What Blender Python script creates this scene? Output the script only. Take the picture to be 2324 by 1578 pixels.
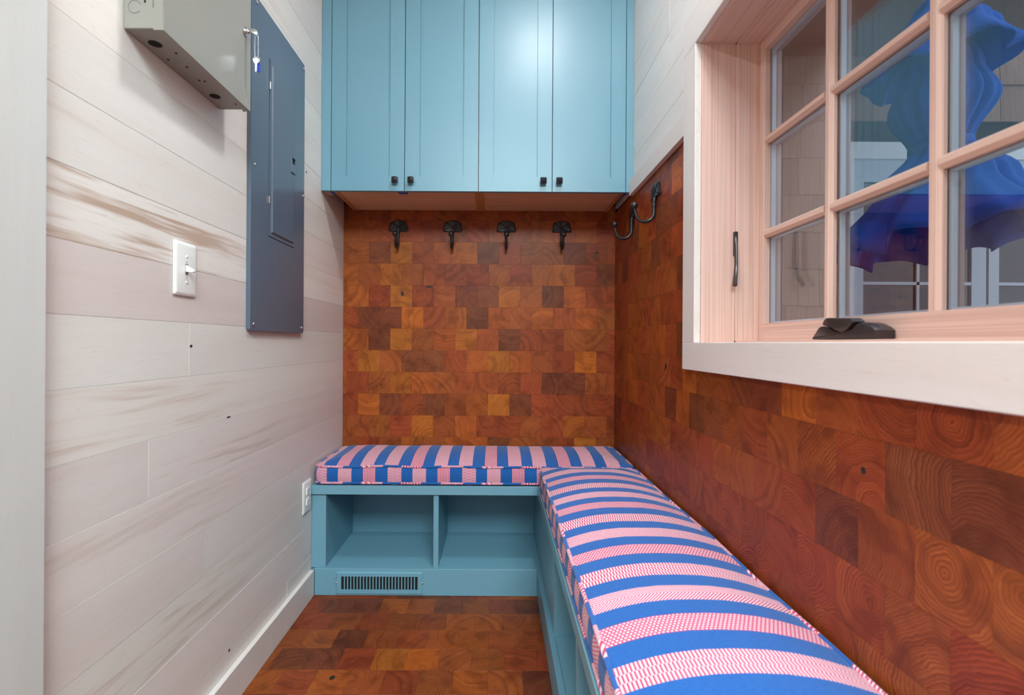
import bpy, bmesh, math, random
from mathutils import Vector, Matrix
R = math.radians
rng = random.Random(11)

# ------------------------------------------------------------------ scene, camera, light
for o in list(bpy.data.objects):
    bpy.data.objects.remove(o)
scene = bpy.context.scene
COL = scene.collection
CAMH = 1.002
FPX = 1115.0
cd = bpy.data.cameras.new('camera')
cd.sensor_fit = 'HORIZONTAL'; cd.sensor_width = 36.0
cd.lens = 36.0 * FPX / 2324.0
cd.shift_x = (1162 - 1127) / 2324.0
cd.shift_y = -(789 - 779) / 2324.0
cd.clip_start = 0.02
cd.dof.use_dof = True; cd.dof.focus_distance = 1.75; cd.dof.aperture_fstop = 3.6
cam = bpy.data.objects.new('camera', cd); COL.objects.link(cam)
cam.location = (0, 0, CAMH); cam.rotation_euler = (R(90), R(-0.34), 0)
scene.camera = cam

world = bpy.data.worlds.new('world'); scene.world = world
world.use_nodes = True
wn = world.node_tree
bgn = wn.nodes['Background']
bgn.inputs['Color'].default_value = (0.78, 0.88, 1.0, 1)
bgn.inputs['Strength'].default_value = 1.0

vs = scene.view_settings
scene.display_settings.display_device = 'sRGB'
vs.view_transform = 'Standard'; vs.look = 'None'; vs.gamma = 1.0; vs.use_curve_mapping = False
vs.exposure = 0.52
cy = scene.cycles
cy.use_adaptive_sampling = True; cy.adaptive_threshold = 0.06
cy.max_bounces = 6; cy.diffuse_bounces = 4; cy.glossy_bounces = 3; cy.transmission_bounces = 4
cy.caustics_reflective = False; cy.caustics_refractive = False

CEIL = 2.85
FILL_X0, FILL_X1, FILL_Y0, FILL_Y1 = -0.45, 1.05, -2.85, -0.70       # ceiling hole added behind the viewer for the fill light
sl = bpy.data.lights.new('ceiling_fill_light', 'AREA'); sl.shape = 'RECTANGLE'  # large added fill light above the ceiling hole, standing in for bounced flash
sl.size = FILL_X1 - FILL_X0; sl.size_y = FILL_Y1 - FILL_Y0; sl.energy = 215.0; sl.color = (0.80, 0.955, 1.0)
slo = bpy.data.objects.new('ceiling_fill_light', sl); COL.objects.link(slo)
slo.location = ((FILL_X0 + FILL_X1) / 2, (FILL_Y0 + FILL_Y1) / 2, CEIL + 0.10)
LAMP_POWER = 40.0       # lamp in the room that opens to the left behind the viewer
NOOK_FILL_POWER = 10.0        # added unseen fill lamp over the benches, brightens the plank wall

# ------------------------------------------------------------------ node helpers
class S:
    """a socket wrapped so that arithmetic builds Math nodes"""
    def __init__(s, nt, sock): s.nt, s.k = nt, sock
    def _m(s, op, *a, clamp=False):
        n = s.nt.nodes.new('ShaderNodeMath'); n.operation = op; n.use_clamp = clamp
        for i, v in enumerate((s,) + a):
            if isinstance(v, S): s.nt.links.new(v.k, n.inputs[i])
            else: n.inputs[i].default_value = v
        return S(s.nt, n.outputs[0])
    def __add__(s, o): return s._m('ADD', o)
    def __sub__(s, o): return s._m('SUBTRACT', o)
    def __mul__(s, o): return s._m('MULTIPLY', o)
    def __truediv__(s, o): return s._m('DIVIDE', o)
    def fract(s): return s._m('FRACT')
    def floor(s): return s._m('FLOOR')
    def abs(s): return s._m('ABSOLUTE')
    def lt(s, v): return s._m('LESS_THAN', v)
    def gt(s, v): return s._m('GREATER_THAN', v)
    def pow(s, v): return s._m('POWER', v)
    def mx(s, v): return s._m('MAXIMUM', v)
    def mn(s, v): return s._m('MINIMUM', v)
    def sat(s): return s._m('ADD', 0.0, clamp=True)
    def step(s, a, b):
        n = s.nt.nodes.new('ShaderNodeMapRange'); n.interpolation_type = 'SMOOTHSTEP'
        s.nt.links.new(s.k, n.inputs[0]); n.inputs[1].default_value = a; n.inputs[2].default_value = b
        return S(s.nt, n.outputs[0])
    def between(s, a, b): return s.gt(a) * s.lt(b)

def new_mat(name, rough=0.5, color=(0.5, 0.5, 0.5), metal=0.0, spec=0.5):
    m = bpy.data.materials.new(name); m.use_nodes = True
    b = m.node_tree.nodes['Principled BSDF']
    b.inputs['Base Color'].default_value = (*color, 1)
    b.inputs['Roughness'].default_value = rough
    b.inputs['Metallic'].default_value = metal
    b.inputs['Specular IOR Level'].default_value = spec
    return m, m.node_tree, b

def mixc(nt, f, a, b, mode='MIX'):
    n = nt.nodes.new('ShaderNodeMix'); n.data_type = 'RGBA'; n.blend_type = mode
    def put(i, v):
        if isinstance(v, S): nt.links.new(v.k, n.inputs[i])
        elif hasattr(v, 'is_output'): nt.links.new(v, n.inputs[i])
        elif isinstance(v, tuple): n.inputs[i].default_value = (*v, 1) if len(v) == 3 else v
        else: n.inputs[i].default_value = v
    put(0, f); put(6, a); put(7, b)
    return n.outputs[2]

def vmath(nt, op, a, b=None, out=0):
    n = nt.nodes.new('ShaderNodeVectorMath'); n.operation = op
    for i, v in enumerate((a, b)):
        if v is None: continue
        if isinstance(v, S): nt.links.new(v.k, n.inputs[i])
        elif hasattr(v, 'is_output'): nt.links.new(v, n.inputs[i])
        else: n.inputs[i].default_value = v
    return n.outputs[out]

def noise(nt, vec, scale, detail=2.0, rough=0.5, color=False):
    n = nt.nodes.new('ShaderNodeTexNoise')
    n.inputs['Scale'].default_value = scale; n.inputs['Detail'].default_value = detail
    n.inputs['Roughness'].default_value = rough
    if vec is not None: nt.links.new(vec, n.inputs['Vector'])
    return n.outputs['Color'] if color else S(nt, n.outputs['Fac'])

def objcoord(nt):
    return nt.nodes.new('ShaderNodeTexCoord').outputs['Object']

def bump(nt, b, h, strength=0.2, dist=0.001):
    n = nt.nodes.new('ShaderNodeBump'); n.inputs['Strength'].default_value = strength
    n.inputs['Distance'].default_value = dist
    nt.links.new(h.k, n.inputs['Height']); nt.links.new(n.outputs[0], b.inputs['Normal'])

def sepxyz(nt, v):
    n = nt.nodes.new('ShaderNodeSeparateXYZ'); nt.links.new(v, n.inputs[0])
    return [S(nt, o) for o in n.outputs]

def randvec(nt, k=91.7):
    oi = nt.nodes.new('ShaderNodeObjectInfo')
    w = nt.nodes.new('ShaderNodeTexWhiteNoise'); w.noise_dimensions = '1D'
    r = S(nt, oi.outputs['Random']) * k
    nt.links.new(r.k, w.inputs['W'])
    return oi, w.outputs['Color']

# ------------------------------------------------------------------ materials
def block_mat(name, rough):
    """end grain of a reclaimed softwood: growth rings about a random heart, colour from the block itself"""
    m, nt, b = new_mat(name, rough, spec=0.22)
    p = objcoord(nt)
    oi, rv = randvec(nt)
    cen = vmath(nt, 'MULTIPLY', vmath(nt, 'SUBTRACT', rv, (0.5, 0.5, 0.5)), (0.24, 0.24, 0.0))
    pr = vmath(nt, 'ADD', p, vmath(nt, 'MULTIPLY', rv, (40, 40, 40)))
    d1 = vmath(nt, 'MULTIPLY', vmath(nt, 'SUBTRACT', noise(nt, pr, 12, 4, 0.60, color=True), (0.5, 0.5, 0.5)), (0.034, 0.034, 0))
    q = vmath(nt, 'MULTIPLY', vmath(nt, 'ADD', vmath(nt, 'SUBTRACT', p, cen), d1), (1, 1, 0))
    r = S(nt, vmath(nt, 'LENGTH', q, out=1))
    rx, ry, rz = sepxyz(nt, rv)
    per = rz * 0.0030 + 0.0036
    rr = r / per
    # ring widths vary: bend the ring count with a slow 1-D noise of the radius
    n1 = nt.nodes.new('ShaderNodeTexNoise'); n1.noise_dimensions = '1D'
    n1.inputs['Scale'].default_value = 1.0; n1.inputs['Detail'].default_value = 2.0
    nt.links.new((rr * 0.30 + rx * 50.0).k, n1.inputs['W'])
    slow = S(nt, n1.outputs['Fac'])
    rr = rr + slow * 1.1
    f = rr.fract()
    late = f.step(0.30, 0.80) * (f * -1.0 + 1.0).step(0.0, 0.18)
    gold = (f * -1.0 + 0.26).step(0.0, 0.16)
    patch = noise(nt, pr, 17, 3)
    fib = noise(nt, pr, 420, 1)
    amt = patch.step(0.30, 0.68) * 0.70 + 0.30
    base = oi.outputs['Color']
    dark = mixc(nt, 1.0, base, (0.40, 0.32, 0.36), 'MULTIPLY')
    lite = mixc(nt, 1.0, base, (1.75, 2.05, 1.9), 'MULTIPLY')
    c = mixc(nt, slow.step(0.50, 0.75) * 0.45, base, dark)
    c = mixc(nt, (slow * -1.0 + 1.0).step(0.54, 0.75) * 0.22, c, lite)
    c = mixc(nt, (patch * -1.0 + 1.0).step(0.48, 0.68) * 0.55, c, dark)
    c = mixc(nt, patch.step(0.55, 0.72) * 0.30, c, lite)
    c = mixc(nt, late * amt * 0.60, c, dark)
    c = mixc(nt, gold * (patch.step(0.35, 0.60) * 0.7 + 0.3) * 0.45, c, lite)
    c = mixc(nt, fib.step(0.58, 0.8) * 0.25, c, dark)
    nt.links.new(c, b.inputs['Base Color'])
    bump(nt, b, fib, 0.06, 0.0005)
    return m

def maple_mat():
    """whitewashed maple: colour in obj.color rgb, amount of brown mineral streak in its alpha; grain along local x"""
    m, nt, b = new_mat('whitewashed_maple', 0.42)
    p = objcoord(nt)
    oi, rv = randvec(nt)
    pr = vmath(nt, 'ADD', p, vmath(nt, 'MULTIPLY', rv, (60, 60, 60)))
    warp = vmath(nt, 'MULTIPLY', vmath(nt, 'SUBTRACT', noise(nt, pr, 2.2, 1, color=True), (0.5, 0.5, 0.5)), (0.0, 0.035, 0.0))
    pr = vmath(nt, 'ADD', pr, warp)
    s1 = noise(nt, vmath(nt, 'MULTIPLY', pr, (0.9, 14, 1)), 1.0, 3, 0.6)
    s2 = noise(nt, vmath(nt, 'MULTIPLY', pr, (4.5, 85, 1)), 1.0, 2, 0.6)
    s3 = noise(nt, vmath(nt, 'MULTIPLY', pr, (9, 420, 1)), 1.0, 2)
    al = S(nt, oi.outputs['Alpha'])
    th = s1 + (s2 - 0.5) * 0.45
    fade = sepxyz(nt, p)[0].step(-0.35, 0.15) * -0.88 + 1.0
    streak = (th + (al - 0.5) * 0.16).step(0.53, 0.66) * al * fade
    cath = ((s1 * 26.0).fract()).step(0.86, 0.99)
    base = oi.outputs['Color']
    c = mixc(nt, s1.step(0.3, 0.7) * 0.30, base, mixc(nt, 1.0, base, (0.86, 0.80, 0.77), 'MULTIPLY'))
    c = mixc(nt, cath * 0.16, c, (0.50, 0.38, 0.33))
    c = mixc(nt, streak * 0.85, c, (0.42, 0.27, 0.18))
    c = mixc(nt, s3.step(0.5, 0.8) * 0.10, c, (0.52, 0.42, 0.37))
    nt.links.new(c, b.inputs['Base Color'])
    bump(nt, b, s3, 0.05, 0.0003)
    return m

def fir_mat(axis):
    m, nt, b = new_mat('fir_grain_' + axis, 0.45)
    p = objcoord(nt)
    oi, rv = randvec(nt)
    pr = vmath(nt, 'ADD', p, vmath(nt, 'MULTIPLY', rv, (9, 9, 9)))
    k = {'x': (1.5, 330, 330), 'y': (330, 1.5, 330), 'z': (330, 330, 1.5)}[axis]
    k2 = {'x': (0.8, 40, 40), 'y': (40, 0.8, 40), 'z': (40, 40, 0.8)}[axis]
    g = noise(nt, vmath(nt, 'MULTIPLY', pr, k), 1.0, 1)
    g2 = noise(nt, vmath(nt, 'MULTIPLY', pr, k2), 1.0, 2)
    c = mixc(nt, g.step(0.40, 0.66), (0.70, 0.475, 0.405), (0.57, 0.365, 0.305))
    c = mixc(nt, g2.step(0.35, 0.7) * 0.35, c, (0.74, 0.53, 0.455))
    nt.links.new(c, b.inputs['Base Color'])
    return m

def cloth_mat():
    """woven stripe: bars, chevron and dots in crimson on white between blue bands; uv in metres"""
    m, nt, b = new_mat('striped_cloth', 0.85, spec=0.25)
    uvn = nt.nodes.new('ShaderNodeUVMap'); uvn.uv_map = 'cloth'
    u, v, _ = sepxyz(nt, uvn.outputs[0])
    P = 0.2955
    m0 = (u / P).fract() * P
    e = [0.0, 0.0545, 0.0985, 0.1520, 0.1970, 0.2470]
    bars = m0.between(e[0], e[1]); chev = m0.between(e[2], e[3]); dots = m0.between(e[4], e[5])
    # bars: three columns, every second one shifted by half a bar
    colw = e[1] / 3.0
    ci = (m0 / colw).floor()
    sh = (ci * 0.5).fract()
    barmask = ((v / 0.0062) + sh).fract().gt(0.51)
    # chevron
    cx = (m0 - (e[2] + e[3]) / 2).abs()
    # on the flat of the seat the zigzag turns along the stripe as well
    chmask = ((v * 1.0 + cx * 0.95) / 0.0066).fract().gt(0.51)
    # dots: red ground with white oval stitches in offset rows
    dr = ((m0 - e[4]) / 0.0062)
    row = dr.floor()
    dv = ((v / 0.0070) + (row * 0.5).fract()).fract() - 0.5
    du = dr.fract() - 0.5
    dmask = (du * du * 5.5 + dv * dv * 6.5).gt(0.75)
    edge = (m0 - e[4]).lt(0.0016).mx((m0 - e[5] + 0.0016).gt(0.0))
    dmask = dmask.mx(edge)
    red = bars * barmask + chev * chmask + dots * dmask
    pinkzone = (bars + chev + dots).sat()
    weave = noise(nt, uvn.outputs[0], 900, 1)
    slub = noise(nt, vmath(nt, 'MULTIPLY', uvn.outputs[0], (900, 120, 1)), 1.0, 2)
    blue = mixc(nt, slub.step(0.3, 0.75) * 0.6, (0.006, 0.075, 0.290), (0.014, 0.130, 0.42))
    white = mixc(nt, weave.step(0.4, 0.7) * 0.4, (0.68, 0.55, 0.61), (0.60, 0.43, 0.50))
    pk = mixc(nt, red, white, (0.50, 0.035, 0.105))
    c = mixc(nt, pinkzone, blue, pk)
    nt.links.new(c, b.inputs['Base Color'])
    b.inputs['Sheen Weight'].default_value = 0.15
    bump(nt, b, weave + slub * 0.5, 0.25, 0.0006)
    return m

def paint_mat(name, col, rough):
    m, nt, b = new_mat(name, rough, col)
    p = objcoord(nt)
    n = noise(nt, p, 260, 2)
    bump(nt, b, n, 0.03, 0.0004)
    return m

def glass_mat():
    m = bpy.data.materials.new('window_glass'); m.use_nodes = True
    nt = m.node_tree
    for n in list(nt.nodes): nt.nodes.remove(n)
    out = nt.nodes.new('ShaderNodeOutputMaterial')
    lw = nt.nodes.new('ShaderNodeLayerWeight'); lw.inputs['Blend'].default_value = 0.5
    f = S(nt, lw.outputs['Facing']).pow(5.0) * 0.94 + 0.06
    tr = nt.nodes.new('ShaderNodeBsdfTransparent'); tr.inputs[0].default_value = (0.95, 0.965, 0.985, 1)
    gl = nt.nodes.new('ShaderNodeBsdfGlossy'); gl.inputs['Roughness'].default_value = 0.0
    gl.inputs['Color'].default_value = (0.95, 0.97, 1, 1)
    mx = nt.nodes.new('ShaderNodeMixShader')
    nt.links.new(f.k, mx.inputs[0]); nt.links.new(tr.outputs[0], mx.inputs[1]); nt.links.new(gl.outputs[0], mx.inputs[2])
    nt.links.new(mx.outputs[0], out.inputs[0])
    return m

def shingle_mat():
    m, nt, b = new_mat('cedar_shingle', 0.8)
    p = objcoord(nt); oi, rv = randvec(nt)
    pr = vmath(nt, 'ADD', p, vmath(nt, 'MULTIPLY', rv, (20, 20, 20)))
    g = noise(nt, vmath(nt, 'MULTIPLY', pr, (120, 1, 3)), 1.0, 3)
    c = mixc(nt, S(nt, oi.outputs['Random']), (0.32, 0.18, 0.12), (0.40, 0.24, 0.16))
    c = mixc(nt, g.step(0.4, 0.75) * 0.5, c, (0.20, 0.11, 0.07))
    nt.links.new(c, b.inputs['Base Color'])
    return m

M = {}
M['block'] = block_mat('end_grain_block', 0.40)
M['floor_block'] = block_mat('end_grain_floor_block', 0.42)
M['maple'] = maple_mat()
M['firx'], M['firy'], M['firz'] = fir_mat('x'), fir_mat('y'), fir_mat('z')
M['cloth'] = cloth_mat()
M['teal'] = paint_mat('teal_paint', (0.148, 0.322, 0.412), 0.36)
M['white_paint'] = paint_mat('white_paint', (0.82, 0.81, 0.80), 0.6)
M['glass'] = glass_mat()
M['shingle'] = shingle_mat()
M['grout'] = new_mat('dark_joint', 0.9, (0.05, 0.02, 0.012))[0]
M['substrate'] = new_mat('wall_sheathing', 0.9, (0.25, 0.20, 0.17))[0]
M['knot'] = new_mat('dark_knot', 0.6, (0.012, 0.007, 0.006))[0]
M['iron'] = new_mat('blackened_iron', 0.36, (0.020, 0.019, 0.021), metal=0.35, spec=0.6)[0]
M['bronze'] = new_mat('oil_rubbed_bronze', 0.30, (0.060, 0.045, 0.045), metal=0.55, spec=0.6)[0]
M['beige_metal'] = paint_mat('beige_enamel', (0.285, 0.275, 0.245), 0.40)
M['grey_metal'] = paint_mat('slate_grey_enamel', (0.10, 0.138, 0.19), 0.26)
M['chrome'] = new_mat('chrome', 0.14, (0.75, 0.76, 0.78), metal=1.0)[0]
M['zinc'] = new_mat('zinc', 0.32, (0.62, 0.62, 0.64), metal=0.9)[0]
M['plastic'] = new_mat('white_plastic', 0.30, (0.80, 0.80, 0.77))[0]
M['dark'] = new_mat('dark_void', 0.9, (0.006, 0.006, 0.006))[0]
M['slot'] = new_mat('grey_slot', 0.7, (0.18, 0.18, 0.17))[0]
M['blue_tag'] = new_mat('blue_plastic', 0.35, (0.02, 0.05, 0.42))[0]
M['tape'] = new_mat('blue_masking_tape', 0.7, (0.03, 0.07, 0.36))[0]
M['umbrella'] = new_mat('blue_canvas', 0.75, (0.006, 0.115, 0.62), spec=0.25)[0]
M['steel'] = new_mat('spacer_aluminium', 0.35, (0.72, 0.80, 0.88), metal=0.5)[0]
M['ext_white'] = new_mat('exterior_white_paint', 0.5, (0.55, 0.58, 0.62))[0]
M['ext_glass'] = new_mat('dark_exterior_glass', 0.05, (0.015, 0.010, 0.014), spec=0.8)[0]
M['rear'] = new_mat('brown_plaster', 0.9, (0.22, 0.17, 0.14))[0]
M['stone'] = new_mat('terrace_stone', 0.85, (0.28, 0.27, 0.26))[0]
M['eave'] = new_mat('eave_boards', 0.7, (0.30, 0.16, 0.09))[0]

def birch_mat():
    m, nt, b = new_mat('birch_ply', 0.5)
    g = noise(nt, vmath(nt, 'MULTIPLY', objcoord(nt), (3, 60, 60)), 1.0, 2)
    c = mixc(nt, g.step(0.35, 0.7), (0.68, 0.42, 0.24), (0.60, 0.34, 0.18))
    nt.links.new(c, b.inputs['Base Color'])
    return m
M['birch'] = birch_mat()
M['birch_edge'] = new_mat('birch_edge', 0.5, (0.50, 0.22, 0.07))[0]

def emit_mat():
    # thin opal glass: glows, and lets the bulb's light through
    m, nt, b = new_mat('lamp_glass', 0.4, (0.9, 0.88, 0.84))
    tr = nt.nodes.new('ShaderNodeBsdfTransparent'); em = nt.nodes.new('ShaderNodeEmission'); ad = nt.nodes.new('ShaderNodeAddShader')
    em.inputs[0].default_value = (1.0, 0.93, 0.86, 1); em.inputs[1].default_value = 9.0
    nt.links.new(tr.outputs[0], ad.inputs[0]); nt.links.new(em.outputs[0], ad.inputs[1])
    nt.links.new(ad.outputs[0], nt.nodes['Material Output'].inputs[0])
    m.cycles.emission_sampling = 'NONE'
    return m
M['lamp'] = emit_mat()

# ------------------------------------------------------------------ mesh helpers
def tag(o, label, cat, group=None, kind=None):
    o['label'] = label; o['category'] = cat
    if group: o['group'] = group
    if kind: o['kind'] = kind
    return o

def wloc(o):
    v = Vector((0, 0, 0))
    while o is not None:
        v += o.location; o = o.parent
    return v

def link(name, mesh, mat, parent=None, loc=(0, 0, 0), rot=None, smooth=False):
    """loc is a world position unless the parent is rotated"""
    o = bpy.data.objects.new(name, mesh); COL.objects.link(o)
    if mat is not None and not mesh.materials: mesh.materials.append(mat)
    if parent is not None:
        o.parent = parent; o.location = Vector(loc) - wloc(parent)
    else: o.location = loc
    if rot: o.rotation_euler = rot
    if smooth:
        for p in mesh.polygons: p.use_smooth = True
    return o

def empty(name, loc):
    o = bpy.data.objects.new(name, None); COL.objects.link(o); o.location = loc; o.empty_display_size = 0.05
    return o

def bm_box(bm, x0, x1, y0, y1, z0, z1, bev=0.0, seg=1):
    r = bmesh.ops.create_cube(bm, size=1.0)
    vs_ = r['verts']
    for v in vs_:
        v.co = Vector(((x0 + x1) / 2 + v.co.x * (x1 - x0), (y0 + y1) / 2 + v.co.y * (y1 - y0), (z0 + z1) / 2 + v.co.z * (z1 - z0)))
    if bev > 0:
        es = {e for v in vs_ for e in v.link_edges}
        bmesh.ops.bevel(bm, geom=list(es), offset=bev, segments=seg, affect='EDGES', profile=0.5)

def bm_mesh(bm, name):
    bmesh.ops.recalc_face_normals(bm, faces=bm.faces)
    me = bpy.data.meshes.new(name); bm.to_mesh(me); bm.free()
    return me

def box(name, x0, x1, y0, y1, z0, z1, mat, parent=None, bev=0.0, seg=1):
    c = Vector(((x0 + x1) / 2, (y0 + y1) / 2, (z0 + z1) / 2))
    bm = bmesh.new()
    bm_box(bm, x0 - c.x, x1 - c.x, y0 - c.y, y1 - c.y, z0 - c.z, z1 - c.z, bev, seg)
    return link(name, bm_mesh(bm, name), mat, parent, c)

def boxes(name, lst, mat, parent=None, loc=None, bev=0.0):
    """several boxes that are one solid piece"""
    if loc is None:
        loc = ((lst[0][0] + lst[0][1]) / 2, (lst[0][2] + lst[0][3]) / 2, lst[0][4])
    bm = bmesh.new()
    for (x0, x1, y0, y1, z0, z1) in lst:
        bm_box(bm, x0 - loc[0], x1 - loc[0], y0 - loc[1], y1 - loc[1], z0 - loc[2], z1 - loc[2], bev)
    return link(name, bm_mesh(bm, name), mat, parent, loc)

def bm_prism(bm, pts, axis, a0, a1, bev=0.0, seg=2):
    """2-D outline pts extruded along an axis: 'x' -> pts are (y,z); 'y' -> (x,z); 'z' -> (x,y)"""
    def P(p, a):
        return {'x': (a, p[0], p[1]), 'y': (p[0], a, p[1]), 'z': (p[0], p[1], a)}[axis]
    lo = [bm.verts.new(P(p, a0)) for p in pts]; hi = [bm.verts.new(P(p, a1)) for p in pts]
    n = len(pts); fs = [bm.faces.new(lo), bm.faces.new(hi)]
    for i in range(n):
        fs.append(bm.faces.new((lo[i], lo[(i + 1) % n], hi[(i + 1) % n], hi[i])))
    if bev > 0:
        es = {e for f in fs[:2] for e in f.edges}
        bmesh.ops.bevel(bm, geom=list(es), offset=bev, segments=seg, affect='EDGES', profile=0.5)

def bm_tube(bm, path, rad, n=10, cap=True):
    path = [Vector(p) for p in path]
    rads = rad if isinstance(rad, (list, tuple)) else [rad] * len(path)
    rings = []; up = None
    for i, p in enumerate(path):
        t = (path[min(i + 1, len(path) - 1)] - path[max(i - 1, 0)]).normalized()
        if up is None:
            up = Vector((0, 0, 1)) if abs(t.z) < 0.9 else Vector((1, 0, 0))
        a = t.cross(up)
        if a.length < 1e-5: a = t.orthogonal()
        a.normalize(); bb = a.cross(t).normalized(); up = bb
        rings.append([bm.verts.new(p + (a * math.cos(2 * math.pi * k / n) + bb * math.sin(2 * math.pi * k / n)) * rads[i]) for k in range(n)])
    for i in range(len(rings) - 1):
        for k in range(n):
            bm.faces.new((rings[i][k], rings[i][(k + 1) % n], rings[i + 1][(k + 1) % n], rings[i + 1][k]))
    if cap:
        bm.faces.new(rings[0]); bm.faces.new(rings[-1])

def bm_sphere(bm, c, r, sc=(1, 1, 1), u=14, v=9):
    ret = bmesh.ops.create_uvsphere(bm, u_segments=u, v_segments=v, radius=r)
    for w in ret['verts']:
        w.co = Vector((w.co.x * sc[0], w.co.y * sc[1], w.co.z * sc[2])) + Vector(c)

def bm_disc(bm, c, r, axis, h, n=20, bev=0.0):
    pts = [(r * math.cos(2 * math.pi * k / n), r * math.sin(2 * math.pi * k / n)) for k in range(n)]
    c = Vector(c)
    i = {'x': 0, 'y': 1, 'z': 2}[axis]
    oth = [k for k in range(3) if k != i]
    pp = [(c[oth[0]] + p[0], c[oth[1]] + p[1]) for p in pts]
    bm_prism(bm, pp, axis, c[i], c[i] + h, bev)

def build(name, fn, mat, parent=None, loc=(0, 0, 0), rot=None, smooth=False):
    bm = bmesh.new(); fn(bm)
    o = link(name, bm_mesh(bm, name), mat, parent, loc, rot, smooth)
    return o

def auto_smooth(o, ang=35):
    me = o.data
    for p in me.polygons: p.use_smooth = True
    try: me.set_sharp_from_angle(angle=R(ang))
    except Exception: pass
    return o

# ------------------------------------------------------------------ room dimensions
XL, XR, YB = -0.7317, 0.5635, 2.345          # left wall, right wall, back wall faces
YREAR = -3.0
BW = 0.1034                                   # end grain block

# ------------------------------------------------------------------ block palette (own colour of each piece of wood)
PAL = {
 'M': (0.285, 0.068, 0.0155), 'R': (0.285, 0.055, 0.0155), 'O': (0.345, 0.081, 0.0145), 'G': (0.365, 0.100, 0.0140),
 'D': (0.170, 0.042, 0.0155), 'P': (0.205, 0.050, 0.0175), 'B': (0.430, 0.106, 0.0130)}
def jitter(c, r=rng, a=0.14):
    k = 1 + r.uniform(-a, a)
    return (c[0] * k, c[1] * k * (1 + r.uniform(-0.08, 0.08)), c[2] * k, 1)
def rand_code(r):
    return r.choices('MROGDPB', weights=[30, 40, 11, 3, 7, 8, 1])[0]

_blk = {}
def block_mesh(w, h, mat):
    key = (round(w, 4), round(h, 4), mat.name)
    if key not in _blk:
        bm = bmesh.new(); bm_box(bm, -w / 2, w / 2, -h / 2, h / 2, -0.012, 0.0, 0.0002)
        me = bm_mesh(bm, 'block'); me.materials.append(mat); _blk[key] = me
    return _blk[key]

def put_block(parent, w, h, loc, rot, code, mat):
    o = bpy.data.objects.new('block', block_mesh(w - 0.0003, h - 0.0003, mat)); COL.objects.link(o)
    o.parent = parent; o.location = Vector(loc) - wloc(parent); o.rotation_euler = rot
    o.color = jitter(PAL[code])
    return o

def add_knot(blk, dx, dy, rx, ry, seed):
    r = random.Random(seed); n = 13
    bm = bmesh.new()
    pts = [(rx * math.cos(2 * math.pi * k / n) * r.uniform(0.7, 1.15), ry * math.sin(2 * math.pi * k / n) * r.uniform(0.7, 1.15)) for k in range(n)]
    bm_prism(bm, pts, 'z', -0.002, 0.0004)
    o = bpy.data.objects.new('knot', bm_mesh(bm, 'knot')); COL.objects.link(o)
    o.data.materials.append(M['knot']); o.parent = blk; o.location = (dx, dy, 0)
    return o

# ------------------------------------------------------------------ floor
fl = box('floor', XL - 0.2, XR + 0.25, YREAR, YB + 0.2, -0.06, -0.0115, M['grout'])
tag(fl, 'reddish brown end grain wood block floor between the benches', 'floor', kind='structure')
ybs = [1.398 + BW * 1.01 * k for k in range(-17, 7)]
frng = random.Random(5)
fover = {(1, 4): 'G', (1, 5): 'B', (1, 3): 'R', (1, 2): 'D', (1, 1): 'P', (2, 5): 'O', (2, 6): 'O', (2, 3): 'M', (2, 2): 'D',
         (3, 3): 'R', (3, 4): 'M', (4, 1): 'D', (4, 2): 'D', (4, 3): 'O', (0, 2): 'O', (0, 3): 'M', (0, 4): 'R', (0, 6): 'O', (0, 1): 'R'}
for j, y0 in enumerate(ybs[:-1]):
    y1 = min(ybs[j + 1], 1.943 + 0.012)
    if y0 > 1.945: break
    row = j - 17
    xs = -0.2277 + (0.0513 if row % 2 else 0)
    k = -6
    col = 0
    while True:
        x0 = xs + k * BW; x1 = x0 + BW; k += 1
        if x1 < XL + 0.005: continue
        if x0 > 0.176: break
        x0 = max(x0, XL); x1 = min(x1, 0.178)
        if x1 - x0 < 0.006: continue
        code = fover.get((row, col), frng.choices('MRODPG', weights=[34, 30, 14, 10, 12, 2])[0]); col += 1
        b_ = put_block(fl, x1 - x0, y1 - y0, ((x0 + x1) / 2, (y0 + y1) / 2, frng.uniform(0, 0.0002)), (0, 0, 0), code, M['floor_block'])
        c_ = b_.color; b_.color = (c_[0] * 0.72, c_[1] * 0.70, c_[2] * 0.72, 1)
        if x0 < -0.49 < x1 and y0 < 1.462 < y1: add_knot(b_, -0.484 - (x0 + x1) / 2, 1.466 - (y0 + y1) / 2, 0.0085, 0.0105, 3)
        if x0 < -0.115 < x1 and y0 < 1.66 < y1: add_knot(b_, 0.02, 0.005, 0.003, 0.003, 9)

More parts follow.
